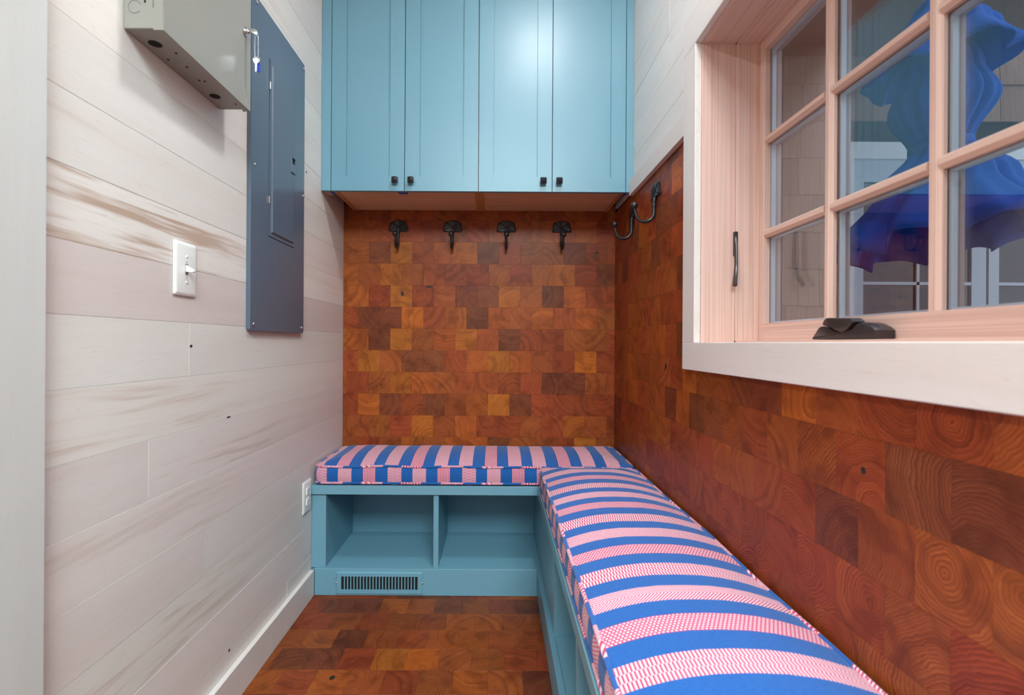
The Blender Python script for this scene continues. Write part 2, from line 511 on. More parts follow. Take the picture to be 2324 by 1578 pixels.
# ------------------------------------------------------------------ back wall with end grain blocks
wb = box('wall_back', XL - 0.2, XR + 0.25, YB + 0.0115, YB + 0.2, -0.06, CEIL, M['grout'])
tag(wb, 'back wall clad in square reddish brown end grain blocks', 'wall', kind='structure')
ROWS = ["MMRMRMRMRMRMRM", "MMRRRMRMMMROR", "MMPGROBPRMMPRR", "OMGMRRROROORPR", "MORGRMPPGMDORR", "RDDBRODOMOROM",
        "GODGMOGRDRRMMR", "RGMPPROGOMRBR", "MRMGOMRRMRDDMR", "RODRDMOGPRRRR", "MMMRGMORRMROMR", "MRMOMOODMMRGM",
        "MRMDROMRMGRMOR", "RMOMRDMRMOMRM"]
RZ = 1.172                                   # boundary between rows 4 and 5
for i in range(14):
    z1 = RZ + (5 - i) * BW; z0 = z1 - BW
    z1 = min(z1, 1.66)
    if z1 - z0 < 0.01: continue
    xs = -0.7143 if i % 2 == 0 else -0.6606
    k = -1; col = 0
    while True:
        x0 = xs + k * BW; x1 = x0 + BW; k += 1
        if x1 < XL + 0.006: continue
        if x0 > XR - 0.004: break
        x0 = max(x0, XL); x1 = min(x1, XR)
        s = ROWS[i]; code = s[col % len(s)]; col += 1
        b_ = put_block(wb, x1 - x0, z1 - z0, ((x0 + x1) / 2, YB - rng.uniform(0, 0.0003), (z0 + z1) / 2), (R(90), 0, 0), code, M['block'])
        if i == 4 and x0 < -0.47 < x1: add_knot(b_, 0.004, 0.012, 0.009, 0.013, 4)
        if i == 4 and x0 < -0.315 < x1: add_knot(b_, 0.03, 0.045, 0.020, 0.005, 14)
        if i == 2 and x0 < 0.50 < x1: add_knot(b_, 0.0, 0.004, 0.008, 0.006, 5)
        if i == 8 and x0 < -0.56 < x1: add_knot(b_, 0.01, -0.01, 0.003, 0.004, 6)
bm = bmesh.new()

# ------------------------------------------------------------------ planks
MAP_W = (0.72, 0.69, 0.65); MAP_P = (0.71, 0.65, 0.62)
def plank(parent, L, H, loc, rot, col, streak, name='plank'):
    key = ('pl', round(L, 3), round(H, 3))
    if key not in _blk:
        bm = bmesh.new(); bm_box(bm, -L / 2, L / 2, -H / 2, H / 2, -0.012, 0.0, 0.0005)
        me = bm_mesh(bm, 'plank'); me.materials.append(M['maple']); _blk[key] = me
    o = bpy.data.objects.new(name, _blk[key]); COL.objects.link(o)
    o.parent = parent; o.location = Vector(loc) - wloc(parent); o.rotation_euler = rot
    o.color = (col[0], col[1], col[2], streak)
    return o
ROT_LEFT = (R(90), 0, R(90))      # local x -> +Y, local y -> +Z, local z -> +X
ROT_RIGHT = (R(90), 0, R(-90))    # local x -> -Y, local y -> +Z, local z -> -X

wl = box('wall_left', XL - 0.2, XL - 0.0115, 0.62, YB + 0.02, -0.06, CEIL, M['substrate'])
tag(wl, 'left wall of wide whitewashed maple planks with brown streaks', 'wall', kind='structure')
PH = 0.127
SEAM0 = CAMH + 0.171
prng = random.Random(8)
joints = {2: [1.170], 3: [], 4: [1.035], 5: [], 6: [1.232], 7: [], 0: [], 1: []}
streaks = {-1: 0.22, 0: 0.95, 1: 0.03, 2: 0.02, 3: 0.42, 4: 0.50, 5: 0.25, 6: 0.16, 7: 0.55, 8: 0.1, -2: 0.12, -3: 0.15, -4: 0.35}
# row k lies between SEAM0 - k*PH and the seam below it; row -1 is the one above SEAM0
for k in range(-13, 10):
    zt = SEAM0 - (k - 1) * PH; zb = zt - PH
    zt = min(zt, CEIL); zb = max(zb, 0.0)
    if zt - zb < 0.01: continue
    js = joints.get(k, [prng.uniform(1.4, 1.9)])
    ed = [0.62] + js + [YB]
    for a, b2 in zip(ed[:-1], ed[1:]):
        c = MAP_W if prng.random() < 0.55 else MAP_P
        if k == 1: c = (0.64, 0.57, 0.545)
        if k == 2: c = (0.69, 0.67, 0.635)
        if k == 4: c = (0.69, 0.64, 0.61)
        f = prng.uniform(0.95, 1.05)
        p_ = plank(wl, b2 - a - 0.0006, zt - zb - 0.0004, (XL - prng.uniform(0, 0.0006), (a + b2) / 2, (zt + zb) / 2), ROT_LEFT,
              (c[0] * f, c[1] * f, c[2] * f), streaks.get(k, prng.uniform(0.03, 0.3)) * prng.uniform(0.8, 1.1))
# small dark knots on the left planks
def wall_knot(parent_plank_y, z, r1, r2, seed):
    best = min((o for o in wl.children), key=lambda o: (abs(o.location.z + wl.location.z - z) > PH / 2, abs(o.location.y + wl.location.y - parent_plank_y)))
    rr_ = random.Random(seed); n = 11; bm = bmesh.new()
    pts = [(r1 * math.cos(2 * math.pi * k / n) * rr_.uniform(0.7, 1.2), r2 * math.sin(2 * math.pi * k / n) * rr_.uniform(0.7, 1.2)) for k in range(n)]
    bm_prism(bm, pts, 'z', -0.002, 0.0004)
    o = bpy.data.objects.new('knot', bm_mesh(bm, 'knot')); COL.objects.link(o); o.data.materials.append(M['knot'])
    o.parent = best
    w = wloc(best)
    o.location = (parent_plank_y - w.y, z - w.z, 0)
wall_knot(1.178, CAMH - 0.0115, 0.006, 0.0035, 1)
wall_knot(1.345, CAMH - 0.207, 0.010, 0.0025, 2)
wall_knot(1.88, CAMH + 0.65, 0.005, 0.004, 3)
wall_knot(1.355, CAMH - 0.852, 0.005, 0.004, 4)

bl = boxes('baseboard_left', [(XL, XL + 0.016, 0.80, 1.9425, 0.0, 0.1005)], M['maple'], bev=0.0012)
bl.color = (0.70, 0.645, 0.615, 0.05)
tag(bl, 'pale maple baseboard along the foot of the plank wall', 'baseboard', kind='structure')
# boards whose grain runs along local x: build them lying down and turn them
def board(name, L, H, T, loc, rot, col, streak, parent=None, bev=0.001):
    """local x length, local y width, local z thickness (front face at z=0)"""
    bm = bmesh.new(); bm_box(bm, -L / 2, L / 2, -H / 2, H / 2, -T, 0, bev)
    o = link(name, bm_mesh(bm, name), M['maple'], parent, loc, rot)
    o.color = (*col, streak)
    return o
bl.hide_render = False
tc1 = board('trim_1', 2.25, 0.19, 0.0197, (XL + 0.02, 0.683, 1.125), (R(90), R(90), R(90)), (0.56, 0.565, 0.545), 0.02, bev=0.003)
tag(tc1, 'pale flat door casing board at the near end of the plank wall', 'door casing', kind='structure')

# ------------------------------------------------------------------ right wall
WY0, WY1, WZ0, WZ1 = 0.2735, 1.355, 1.007, 1.833     # rough window opening seen from the room
xs0, xs1 = XR + 0.0115, XR + 0.235
wr = boxes('wall_right', [(xs0, xs1, 0.10, WY0 - 0.02, -0.06, CEIL), (xs0, xs1, WY1 + 0.02, YB + 0.02, -0.06, CEIL),
                          (xs0, xs1, WY0 - 0.02, WY1 + 0.02, -0.06, WZ0 - 0.02), (xs0, xs1, WY0 - 0.02, WY1 + 0.02, WZ1 + 0.02, CEIL)], M['grout'])
tag(wr, 'right wall with end grain blocks below and white planks above', 'wall', kind='structure')
CASE_W = 0.084
CAPZ = 1.615
rrng = random.Random(21)
i = -4
zrow = RZ + 5 * BW
r_i = 0
while True:
    z1 = RZ + (5 - r_i) * BW; z0 = z1 - BW; par = r_i; r_i += 1
    if z1 < 0.40: break
    z1 = min(z1, CAPZ + 0.01)
    if z1 - z0 < 0.01: continue
    ys = YB - (0.031 if par % 2 else 0.083)
    y1 = YB
    yb = ys
    prev = None
    while y1 > 0.12:
        y0 = max(yb, 0.12); yb -= BW
        ya_, yb_, zt_ = y0, y1, z1
        if y0 < WY1 + 0.02 and y1 > WY0 - 0.02 and z1 > WZ0 - 0.02:
            if z0 < WZ0 - 0.03: zt_ = WZ0 - 0.021
            elif y1 > WY1 + 0.03: ya_ = WY1 + 0.021
            elif y0 < WY0 - 0.03: yb_ = WY0 - 0.021
            else: yb_ = ya_
        if yb_ - ya_ > 0.004:
            code = rand_code(rrng)
            if prev and rrng.random() < 0.25: code = prev
            prev = code
            b_ = put_block(wr, yb_ - ya_, zt_ - z0, (XR - rrng.uniform(0, 0.0003), (ya_ + yb_) / 2, (z0 + zt_) / 2), ROT_RIGHT, code, M['block'])
            c_ = b_.color; b_.color = (c_[0] * 0.97, c_[1] * 0.93, c_[2] * 0.93, 1)
            if y0 < 1.634 < y1 and z0 < 0.928 < z1: add_knot(b_, (y0 + y1) / 2 - 1.634, 0.928 - (z0 + z1) / 2, 0.010, 0.013, 7)
            if y0 < 0.77 < y1 and z0 < 0.81 < z1: add_knot(b_, 0.01, 0.0, 0.006, 0.006, 8)
        y1 = y0
        if y0 <= 0.12: break
# white planks above the cap
zt = CAPZ + 0.03
while zt < CEIL - 0.01:
    zb, z2 = zt, min(zt + PH, CEIL)
    segs = [(0.10, 0.24), (1.39, YB)] if zb < WZ1 + 0.03 else [(0.10, 1.62), (1.62, YB)]
    for a, b2 in segs:
        f = prng.uniform(0.96, 1.03)
        plank(wr, b2 - a - 0.0006, z2 - zb - 0.0008, (XR - prng.uniform(0, 0.0005), (a + b2) / 2, (zb + z2) / 2), ROT_RIGHT,
              (0.73 * f, 0.70 * f, 0.68 * f), prng.uniform(0.0, 0.15))
    zt = z2
cap = board('trim_2', 2.037 - (WY1 + 0.004 + CASE_W), 0.064, 0.0175, (XR - 0.018, (2.037 + WY1 + 0.004 + CASE_W) / 2, CAPZ + 0.032), ROT_RIGHT, (0.72, 0.66, 0.63), 0.05)
tag(cap, 'narrow pale wooden cap rail between blocks and white planks', 'cap rail', kind='structure')

# the larger room behind the viewer, open to the left
HX = -3.3
RX = 3.0
re_ = box('wall_rear', HX - 0.1, RX + 0.1, YREAR - 0.1, YREAR, -0.06, CEIL, M['rear'])
tag(re_, 'plain brown wall behind the viewer', 'wall', kind='structure')
wh = boxes('wall_hall', [(HX - 0.1, HX, YREAR, 0.72, -0.06, CEIL), (HX, XL - 0.2, 0.62, 0.72, -0.06, CEIL),
                          (RX, RX + 0.1, YREAR, 0.10, -0.06, CEIL), (xs1 + 0.001, RX, 0.0, 0.10, -0.06, CEIL)], M['white_paint'])
tag(wh, 'plain white walls of the large room behind the viewer', 'wall', kind='structure')
fh = boxes('floor_hall', [(HX - 0.1, XL - 0.2, YREAR, 0.72, -0.06, -0.0115), (XR + 0.25, RX + 0.1, YREAR, 0.10, -0.06, -0.0115)], M['birch'])
tag(fh, 'light wooden floor of the large room behind the viewer', 'floor', kind='structure')
ce = boxes('ceiling', [(HX - 0.1, FILL_X0, YREAR - 0.1, YB + 0.2, CEIL, CEIL + 0.06), (FILL_X1, RX + 0.1, YREAR - 0.1, 0.10, CEIL, CEIL + 0.06),
                       (FILL_X0, FILL_X1, YREAR - 0.1, FILL_Y0, CEIL, CEIL + 0.06), (FILL_X0, FILL_X1, FILL_Y1, 0.10, CEIL, CEIL + 0.06), (FILL_X0, XR + 0.25, 0.10, YB + 0.2, CEIL, CEIL + 0.06)], M['white_paint'])
tag(ce, 'plain white ceiling with an opening added for the fill light', 'ceiling', kind='structure')

def flush_lamp(x, y, power, label, size=0.22):
    t = empty('unseen_ceiling_lamp', (x, y, CEIL))
    def ring(bm):
        n = 36; ro, ri = size / 2 + 0.012, size / 2
        L = [[bm.verts.new((r * math.cos(2 * math.pi * k / n), r * math.sin(2 * math.pi * k / n), z)) for k in range(n)] for r, z in ((ro, -0.0005), (ro, -0.022), (ri, -0.022), (ri, -0.0005))]
        for a, b in zip(L, L[1:] + L[:1]):
            for k in range(n): bm.faces.new((a[k], a[(k + 1) % n], b[(k + 1) % n], b[k]))
    build('rim', ring, M['white_paint'], t, (x, y, CEIL))
    build('diffuser', lambda bm: bm_disc(bm, (0, 0, -0.014), size / 2 - 0.001, 'z', 0.010, 36), M['lamp'], t, (x, y, CEIL))
    ld = bpy.data.lights.new('lamp_light', 'AREA'); ld.shape = 'DISK'; ld.size = size; ld.energy = power; ld.color = (0.90, 0.97, 1.0)
    lo = bpy.data.objects.new('lamp_light', ld); COL.objects.link(lo); lo.parent = t; lo.location = (0, 0, -0.016)
    tag(t, label, 'lamp')
flush_lamp(-1.9, -0.75, LAMP_POWER, 'round white flush ceiling lamp in the room to the left')
flush_lamp(0.24, 1.05, NOOK_FILL_POWER, 'round white flush fill lamp added on the ceiling over the benches')

# ------------------------------------------------------------------ window
win = empty('window_1', (XR, (WY0 + WY1) / 2, WZ0))
tag(win, 'fir framed window with many small panes in the right wall', 'window', kind='structure')
CT = 0.018
cx_ = XR - CT - 0.0003
yA, yB_ = WY0 - 0.004, WY1 + 0.004
def case_board(L, H, y, z, vertical, nm='casing'):
    rot = ROT_RIGHT if not vertical else (R(90), R(90), R(-90))
    return board(nm, L, H, CT, (cx_, y, z), rot, (0.73, 0.68, 0.655), 0.03, win, 0.0012)
z_ap0 = CAMH - 0.0725
case_board(yB_ - yA + 2 * CASE_W, WZ0 - z_ap0, (yA + yB_) / 2, (WZ0 + z_ap0) / 2, False)
case_board(WZ1 + 0.004 - WZ0, CASE_W, yB_ + CASE_W / 2, (WZ0 + WZ1 + 0.004) / 2, True)
case_board(WZ1 + 0.004 - WZ0, CASE_W, yA - CASE_W / 2, (WZ0 + WZ1 + 0.004) / 2, True)
case_board(yB_ - yA + 2 * CASE_W, 0.10, (yA + yB_) / 2, WZ1 + 0.054, False)
JX0, JX1, FX = XR - 0.0, XR + 0.092, 0.7185         # extension jamb, then the window's own frame, then the sash face
def jambset(prefix, x0, x1, ins, th):
    box(prefix, x0, x1, WY1 - ins, WY1 + th, WZ0, WZ1, M['firz'], win, 0.0006)
    box(prefix, x0, x1, WY0 - th, WY0 + ins, WZ0, WZ1, M['firz'], win, 0.0006)
    box(prefix, x0, x1, WY0 - th, WY1 + th, WZ1 - ins, WZ1 + th, M['firy'], win, 0.0006)
    box(prefix, x0, x1, WY0 - th, WY1 + th, WZ0 - th, WZ0 + ins, M['firy'], win, 0.0006)
jambset('extension_jamb', JX0, JX1, 0.0, 0.018)
jambset('window_frame', JX1 + 0.0005, 0.772, 0.0055, 0.018)
# sash
GY = [(1.326, 1.0884), (1.0602, 0.8253), (0.8027, 0.5675), (0.5450, 0.3100)]
GZ0 = CAMH + 0.057; PHt, MU = 0.2315, 0.0225
GZ = [(GZ0 + k * (PHt + MU), GZ0 + k * (PHt + MU) + PHt) for k in range(3)]
sy0, sy1, sz0, sz1 = WY0 + 0.0065, WY1 - 0.0065, WZ0 + 0.0062, WZ1 - 0.0065
SX0, SX1 = FX, 0.766
sash = boxes('sash', [(SX0, SX1, sy0, GY[-1][1], sz0, sz1), (SX0, SX1, GY[0][0], sy1, sz0, sz1)], M['firz'], win, bev=0.001)
boxes('bottom_rail', [(SX0, SX1, GY[-1][1], GY[0][0], sz0, GZ[0][0])], M['firy'], sash)
boxes('top_rail', [(SX0, SX1, GY[-1][1], GY[0][0], GZ[2][1], sz1)], M['firy'], sash)
def muntin_prof(bm, a0, a1, c, w, axis):
    # room side bar with bevelled flanks, standing proud of the glass
    h = w / 2
    pts = [(0.734, -h), (0.727, -h), (0.7195, -h * 0.42), (0.7195, h * 0.42), (0.727, h), (0.734, h)]
    if axis == 'z': bm_prism(bm, [(x, c + q) for x, q in pts], 'z', a0, a1)
    else: bm_prism(bm, [(x, c + q) for x, q in pts], 'y', a0, a1)
def muntin(axis, c, w, a0, a1):
    m_ = M['firz'] if axis == 'z' else M['firy']
    def fn(bm):
        muntin_prof(bm, a0, a1, c, w, axis)
        if axis == 'z': bm_box(bm, 0.7525, 0.763, c - w / 2, c + w / 2, a0, a1)
        else: bm_box(bm, 0.7525, 0.763, a0, a1, c - w / 2, c + w / 2)
        off = Vector((0.734, c, (a0 + a1) / 2)) if axis == 'z' else Vector((0.734, (a0 + a1) / 2, c))
        bmesh.ops.translate(bm, verts=bm.verts, vec=-off)
        fn.off = off
    o = build('muntin', fn, m_, sash)
    o.location = fn.off - wloc(sash)
vy = [(a_[1] + b_[0]) / 2 for a_, b_ in zip(GY[:-1], GY[1:])]
for c in vy: muntin('z', c, 0.0245, GZ[0][0], GZ[2][1])
for k in range(2):
    c = (GZ[k][1] + GZ[k + 1][0]) / 2
    edges = [GY[0][0]] + [q for v_ in vy for q in (v_ + 0.012, v_ - 0.012)] + [GY[-1][1]]
    for e0 in range(0, len(edges), 2):
        muntin('y', c, MU, edges[e0 + 1], edges[e0])
for (ya, yb) in GY:
    for (za, zb) in GZ:
        pn = box('pane', 0.7350, 0.7380, yb, ya, za, zb, M['glass'], sash)
        box('pane', 0.7485, 0.7515, yb, ya, za, zb, M['glass'], sash)
        t = 0.005
        boxes('spacer', [(0.7382, 0.7483, yb, yb + t, za, zb), (0.7382, 0.7483, ya - t, ya, za, zb),
                         (0.7382, 0.7483, yb + t, ya - t, za, za + t), (0.7382, 0.7483, yb + t, ya - t, zb - t, zb)], M['steel'], sash)
# crank
def crank_pt(zx, zz): return (1.058 - (zx - 280) * 0.176 / 1665, WZ0 + 0.0065 + (1012 - zz) * 0.0000760)
housing_px = [(280, 1010), (290, 950), (480, 680), (540, 648), (630, 650), (800, 700), (950, 800), (1080, 880), (1200, 900), (1330, 850), (1440, 700),
              (1530, 620), (1620, 600), (1720, 630), (1860, 710), (1945, 800), (1945, 1010)]
arm_px = [(650, 600), (680, 510), (740, 445), (800, 430), (1380, 480), (1450, 520), (1470, 580), (1330, 760), (1260, 815), (1150, 825), (1020, 770), (900, 690), (830, 640), (690, 640)]
crk = empty('window_crank', (0.70, 0.97, WZ0)); crk.parent = win; crk.location = Vector((0.694, 0.97, WZ0)) - wloc(win)
def prism_part(name, px, x0, x1, mat, parent, bev):
    pts = [crank_pt(*p) for p in px]
    c = Vector(((x0 + x1) / 2, sum(p[0] for p in pts) / len(pts), sum(p[1] for p in pts) / len(pts)))
    o = build(name, lambda bm: bm_prism(bm, [(p[0] - c.y, p[1] - c.z) for p in pts], 'x', x0 - c.x, x1 - c.x, bev), mat, parent, c)
    return auto_smooth(o, 40)
prism_part('housing', housing_px, 0.678, 0.7175, M['bronze'], crk, 0.004)
prism_part('folding_handle', arm_px, 0.674, 0.700, M['bronze'], crk, 0.003)
# sash lock lever on the far jamb
lvx, lvy = 0.654, WY1
lever_path = [(0, -0.004, 0.145), (0.001, -0.009, 0.11), (0.001, -0.010, 0.06), (-0.001, -0.012, 0.035), (-0.008, -0.022, 0.008), (-0.010, -0.026, 0.0)]
auto_smooth(build('lock_lever', lambda bm: (bm_tube(bm, lever_path, [0.0035, 0.0042, 0.0045, 0.005, 0.006, 0.006], 10),
      bm_box(bm, -0.004, 0.006, -0.009, 0.0, 0.085, 0.150, 0.001)), M['bronze'], win, (lvx, lvy, CAMH + 0.160)))

# ------------------------------------------------------------------ outside: shingled wall, glazed door, terrace, umbrella
EY = 2.62
KE = EY / FPX
ex = lambda px: (px - 1127) * KE
ez = lambda py: CAMH + (784 - py) * KE
wx = box('wall_exterior', 0.81, 4.2, EY + 0.02, EY + 0.2, -0.3, 3.2, M['grout'])
tag(wx, 'cedar shingled outside wall seen through the window', 'outside wall', kind='structure')
DX0 = ex(1918)                       # left edge of the door casing
srng = random.Random(4)
crs = 84 * KE
z = ez(694)
rows_z = [ez(694) + k * crs for k in range(-3, 11)]
_sh = {}
for zi in rows_z:
    x = 0.82 - srng.uniform(0, 0.1)
    while x < 3.6:
        w = srng.choice((0.09, 0.115, 0.14, 0.17, 0.20))
        if x + w > DX0 and zi + 0.02 < ez(322):
            w = max(0.0, DX0 - x)
            if w > 0.02 and x < DX0:
                pass
            else: break
        wq = round(w, 3)
        if wq not in _sh:
            bm = bmesh.new()
            hh = crs + 0.03
            bm_prism(bm, [(-0.014, 0.0), (0.0, 0.0), (0.0, hh), (-0.003, hh)], 'x', -wq / 2 + 0.0012, wq / 2 - 0.0012)
            me = bm_mesh(bm, 'shingle'); me.materials.append(M['shingle']); _sh[wq] = me
        o = bpy.data.objects.new('shingle', _sh[wq]); COL.objects.link(o); o.parent = wx
        o.location = Vector((x + w / 2, EY + 0.019 - srng.uniform(0, 0.002), zi + srng.uniform(-0.003, 0.003))) - wloc(wx)
        x += w
        if x >= DX0 and zi + 0.02 < ez(322): break
# glazed double door
gd = empty('door_1', (ex(2150), EY, -0.2))
tag(gd, 'pale glazed door with thin bars in the shingled outside wall', 'glazed door', kind='structure')
dz1 = ez(362)
boxes('casing', [(DX0 - 0.0, ex(2600), EY - 0.012, EY + 0.019, ez(362), ez(324)), (DX0, ex(1933), EY - 0.012, EY + 0.019, -0.19, ez(362))], M['plastic'], gd)
def leaf(x0, x1, nb):
    st = 0.055
    lf = boxes('door_leaf', [(x0, x0 + st, EY, EY + 0.019, -0.19, dz1), (x1 - st * 1.4, x1, EY, EY + 0.019, -0.19, dz1), (x0 + st, x1 - st * 1.4, EY, EY + 0.019, dz1 - 0.12, dz1),
                             (x0 + st, x1 - st * 1.4, EY, EY + 0.019, -0.19, 0.1)], M['ext_white'], gd)
    box('pane', x0 + st, x1 - st * 1.4, EY + 0.012, EY + 0.0185, 0.1, dz1 - 0.12, M['ext_glass'], lf)
    zc = ez(643)
    for k in (-3, -2, -1, 0, 1):
        zz = zc + k * 0.30
        if 0.1 < zz < dz1 - 0.13: box('glazing_bar', x0 + st, x1 - st * 1.4, EY + 0.001, EY + 0.0115, zz - 0.008, zz + 0.008, M['ext_white'], lf)
    xm = ex(2083) if nb == 0 else (x0 + x1) / 2
    box('glazing_bar', xm - 0.008, xm + 0.008, EY + 0.001, EY + 0.0112, 0.1, dz1 - 0.12, M['ext_white'], lf)
leaf(ex(1935), ex(2237), 0)
leaf(ex(2243), ex(2560), 1)
ter = box('terrace', 0.81, 6.5, 0.11, EY + 0.2, -0.42, -0.20, M['stone'])
tag(ter, 'grey stone terrace outside the window', 'terrace', kind='structure')
eav = box('ceiling_exterior', 0.81, 2.6, 1.6, EY + 0.02, 2.55, 2.62, M['eave'])
tag(eav, 'brown boarded eave over the outside wall', 'eave', kind='structure')

UX, UY = 1.305, 1.45
def um_h(py): return CAMH + (784 - py) * UY / FPX
um = empty('patio_umbrella', (UX, UY, -0.20))
tag(um, 'closed blue canvas umbrella tied at the waist outside the window', 'umbrella')
def canvas(bm, prof, folds, ph, hem, thick=0.004, n=160):
    """prof: list of (z, radius, fold depth); hem(theta) lowers the last rings"""
    rings = []
    L = len(prof)
    for i, (z, r, fd) in enumerate(prof):
        t = i / (L - 1)
        ring = []
        for k in range(n):
            th = 2 * math.pi * k / n
            w = 2 * abs(math.cos(folds * th / 2 + ph + 0.25 * math.sin(2 * th))) ** 0.8 - 1
            w2 = math.cos((folds * 2 + 1) * th + ph * 2.1)
            rr = r * (1 + fd * w + fd * 0.28 * w2)
            zz = z + hem(th, w) * t ** 3
            ring.append(bm.verts.new((rr * math.cos(th), rr * math.sin(th), zz)))
        rings.append(ring)
    for i in range(L - 1):
        for k in range(n):
            bm.faces.new((rings[i][k], rings[i][(k + 1) % n], rings[i + 1][(k + 1) % n], rings[i + 1][k]))
def smooth_prof(keys, steps):
    out = []
    for (z0, r0, f0), (z1, r1, f1) in zip(keys[:-1], keys[1:]):
        for s_ in range(steps):
            t = s_ / steps; t2 = t * t * (3 - 2 * t)
            out.append((z0 + (z1 - z0) * t, r0 + (r1 - r0) * t2, f0 + (f1 - f0) * t))
    out.append(keys[-1]); return out
base_z = -0.20
low = smooth_prof([(um_h(60), 0.035, 0.05), (um_h(160), 0.085, 0.08), (um_h(240), 0.115, 0.10), (um_h(335), 0.066, 0.10), (um_h(430), 0.142, 0.14), (um_h(560), 0.235, 0.17)], 7)
up = smooth_prof([(um_h(-30), 0.012, 0.0), (um_h(20), 0.06, 0.08), (um_h(90), 0.118, 0.10), (um_h(168), 0.165, 0.13)], 7)
def solid(o, t=0.003):
    m_ = o.modifiers.new('thickness', 'SOLIDIFY'); m_.thickness = t; return o
c1 = build('canopy', lambda bm: canvas(bm, low, 8, 0.6, lambda th, w: 0.022 * w + 0.03 * math.cos(th + 0.9)), M['umbrella'], um, (UX, UY, 0), smooth=True); solid(c1)
c2 = build('vent_canopy', lambda bm: canvas(bm, up, 6, 1.9, lambda th, w: 0.016 * w + 0.02 * math.cos(th + 0.6)), M['umbrella'], um, (UX, UY, 0), smooth=True); solid(c2)
build('pole', lambda bm: bm_tube(bm, [(0, 0, -0.19), (0, 0, um_h(-40))], 0.017, 16), M['eave'], um, (UX, UY, 0), smooth=True)
build('finial', lambda bm: bm_sphere(bm, (0, 0, um_h(-52)), 0.022), M['eave'], um, (UX, UY, 0), smooth=True)
def strap(bm):
    n = 40; z0 = um_h(345); z1 = um_h(325)
    a = [bm.verts.new((0.075 * math.cos(2 * math.pi * k / n), 0.075 * math.sin(2 * math.pi * k / n), z0)) for k in range(n)]
    b = [bm.verts.new((0.075 * math.cos(2 * math.pi * k / n), 0.075 * math.sin(2 * math.pi * k / n), z1)) for k in range(n)]
    for k in range(n): bm.faces.new((a[k], a[(k + 1) % n], b[(k + 1) % n], b[k]))
st_ = build('tie_strap', strap, M['umbrella'], um, (UX, UY, 0), smooth=True); solid(st_)
build('base', lambda bm: bm_disc(bm, (0, 0, -0.1995), 0.24, 'z', 0.06, 32, 0.01), M['iron'], um, (UX, UY, 0))

# ------------------------------------------------------------------ wall cabinets
CY = 2.037; CB = 1.631; CTOP = 2.62
DXS = [-0.6906, -0.3855, -0.0795, 0.2265, 0.5316]
def pyramid_knob(parent, x, z):
    def fn(bm):
        h = 0.0128
        pts = [(-h, -h * 0.8), (-h * 0.8, -h), (h * 0.8, -h), (h, -h * 0.8), (h, h * 0.8), (h * 0.8, h), (-h * 0.8, h), (-h, h * 0.8)]
        lo = [bm.verts.new((p[0], -0.016, p[1])) for p in pts]; hi = [bm.verts.new((p[0], -0.0215, p[1])) for p in pts]
        ap = bm.verts.new((0, -0.0295, 0))
        bm.faces.new(lo)
        for k in range(8):
            bm.faces.new((lo[k], lo[(k + 1) % 8], hi[(k + 1) % 8], hi[k])); bm.faces.new((hi[k], hi[(k + 1) % 8], ap))
        bm_tube(bm, [(0, -0.0005, 0), (0, -0.0165, 0)], 0.006, 12)
    build('knob', fn, M['iron'], parent, (x, CY, z))
def cabinet(x0, x1, d0, filler, label, taplab):
    t = empty('wall_cabinet', ((x0 + x1) / 2, (CY + YB) / 2, CB))
    y0, y1 = CY + 0.0215, YB - 0.001
    box('side_panel', x0, x0 + 0.018, y0, y1, CB, CTOP, M['birch_edge'], t)
    box('side_panel', x1 - 0.018, x1, y0, y1, CB, CTOP, M['birch_edge'], t)
    box('bottom_panel', x0 + 0.0182, x1 - 0.0182, y0, y1, CB + 0.003, CB + 0.021, M['birch'], t)
    box('top_panel', x0 + 0.0182, x1 - 0.0182, y0, y1, CTOP - 0.018, CTOP, M['birch'], t)
    box('back_panel', x0 + 0.0182, x1 - 0.0182, y1 - 0.006, y1, CB + 0.0215, CTOP - 0.0185, M['birch'], t)
    f0, f1 = filler
    boxes('filler_strip', [(f0, f1, CY + 0.001, CY + 0.020, CB, CTOP)], M['teal'], t, bev=0.0008)
    box('cleat', f0 if f0 < 0 else f0 + 0.012, f1 - 0.012 if f0 < 0 else f1, CY + 0.0205, CY + 0.085, CB + 0.004, CB + 0.024, M['maple'], t).color = (0.6, 0.5, 0.42, 0.1)
    for k in (0, 1):
        a, b2 = DXS[d0 + k] + 0.0015, DXS[d0 + k + 1] - 0.0015
        st = 0.0605; zt = CTOP - 0.06
        bm = bmesh.new()
        c = Vector(((a + b2) / 2, CY + 0.0105, CB))
        pieces = [(a, a + st, CB, zt), (b2 - st, b2, CB, zt), (a + st, b2 - st, CB, CB + st), (a + st, b2 - st, zt - st, zt)]
        for (p0, p1, q0, q1) in pieces:
            bm_box(bm, p0 - c.x, p1 - c.x, -0.0105, 0.0095, q0 - c.z, q1 - c.z, 0.0)
        bmesh.ops.remove_doubles(bm, verts=bm.verts, dist=1e-5)
        d = link('door', bm_mesh(bm, 'door'), M['teal'], t, c)
        def bevelled_panel(bm, a=a, b2=b2, c=c, zt=zt, st=st):
            bm_box(bm, a + st - c.x + 0.0004, b2 - st - c.x - 0.0004, -0.0035, 0.004, CB + st - c.z + 0.0004, zt - st - c.z - 0.0004, 0.0)
        build('door_panel', bevelled_panel, M['teal'], d, c)
        kx = b2 - 0.0335 if k == 0 else a + 0.0235
        kx = (b2 - 0.036) if k == 0 else (a + 0.0265)
        pyramid_knob(d, kx, CB + 0.0405)
    boxes('top_rail', [(x0, x1, CY + 0.001, CY + 0.020, CTOP - 0.058, CTOP)], M['teal'], t)
    tag(t, label, 'cabinet', 'teal wall cabinets')
    return t
cabinet(-0.6850, -0.0790, 0, (XL + 0.0006, -0.6921), 'teal shaker wall cabinet with two doors beside the plank wall', '')
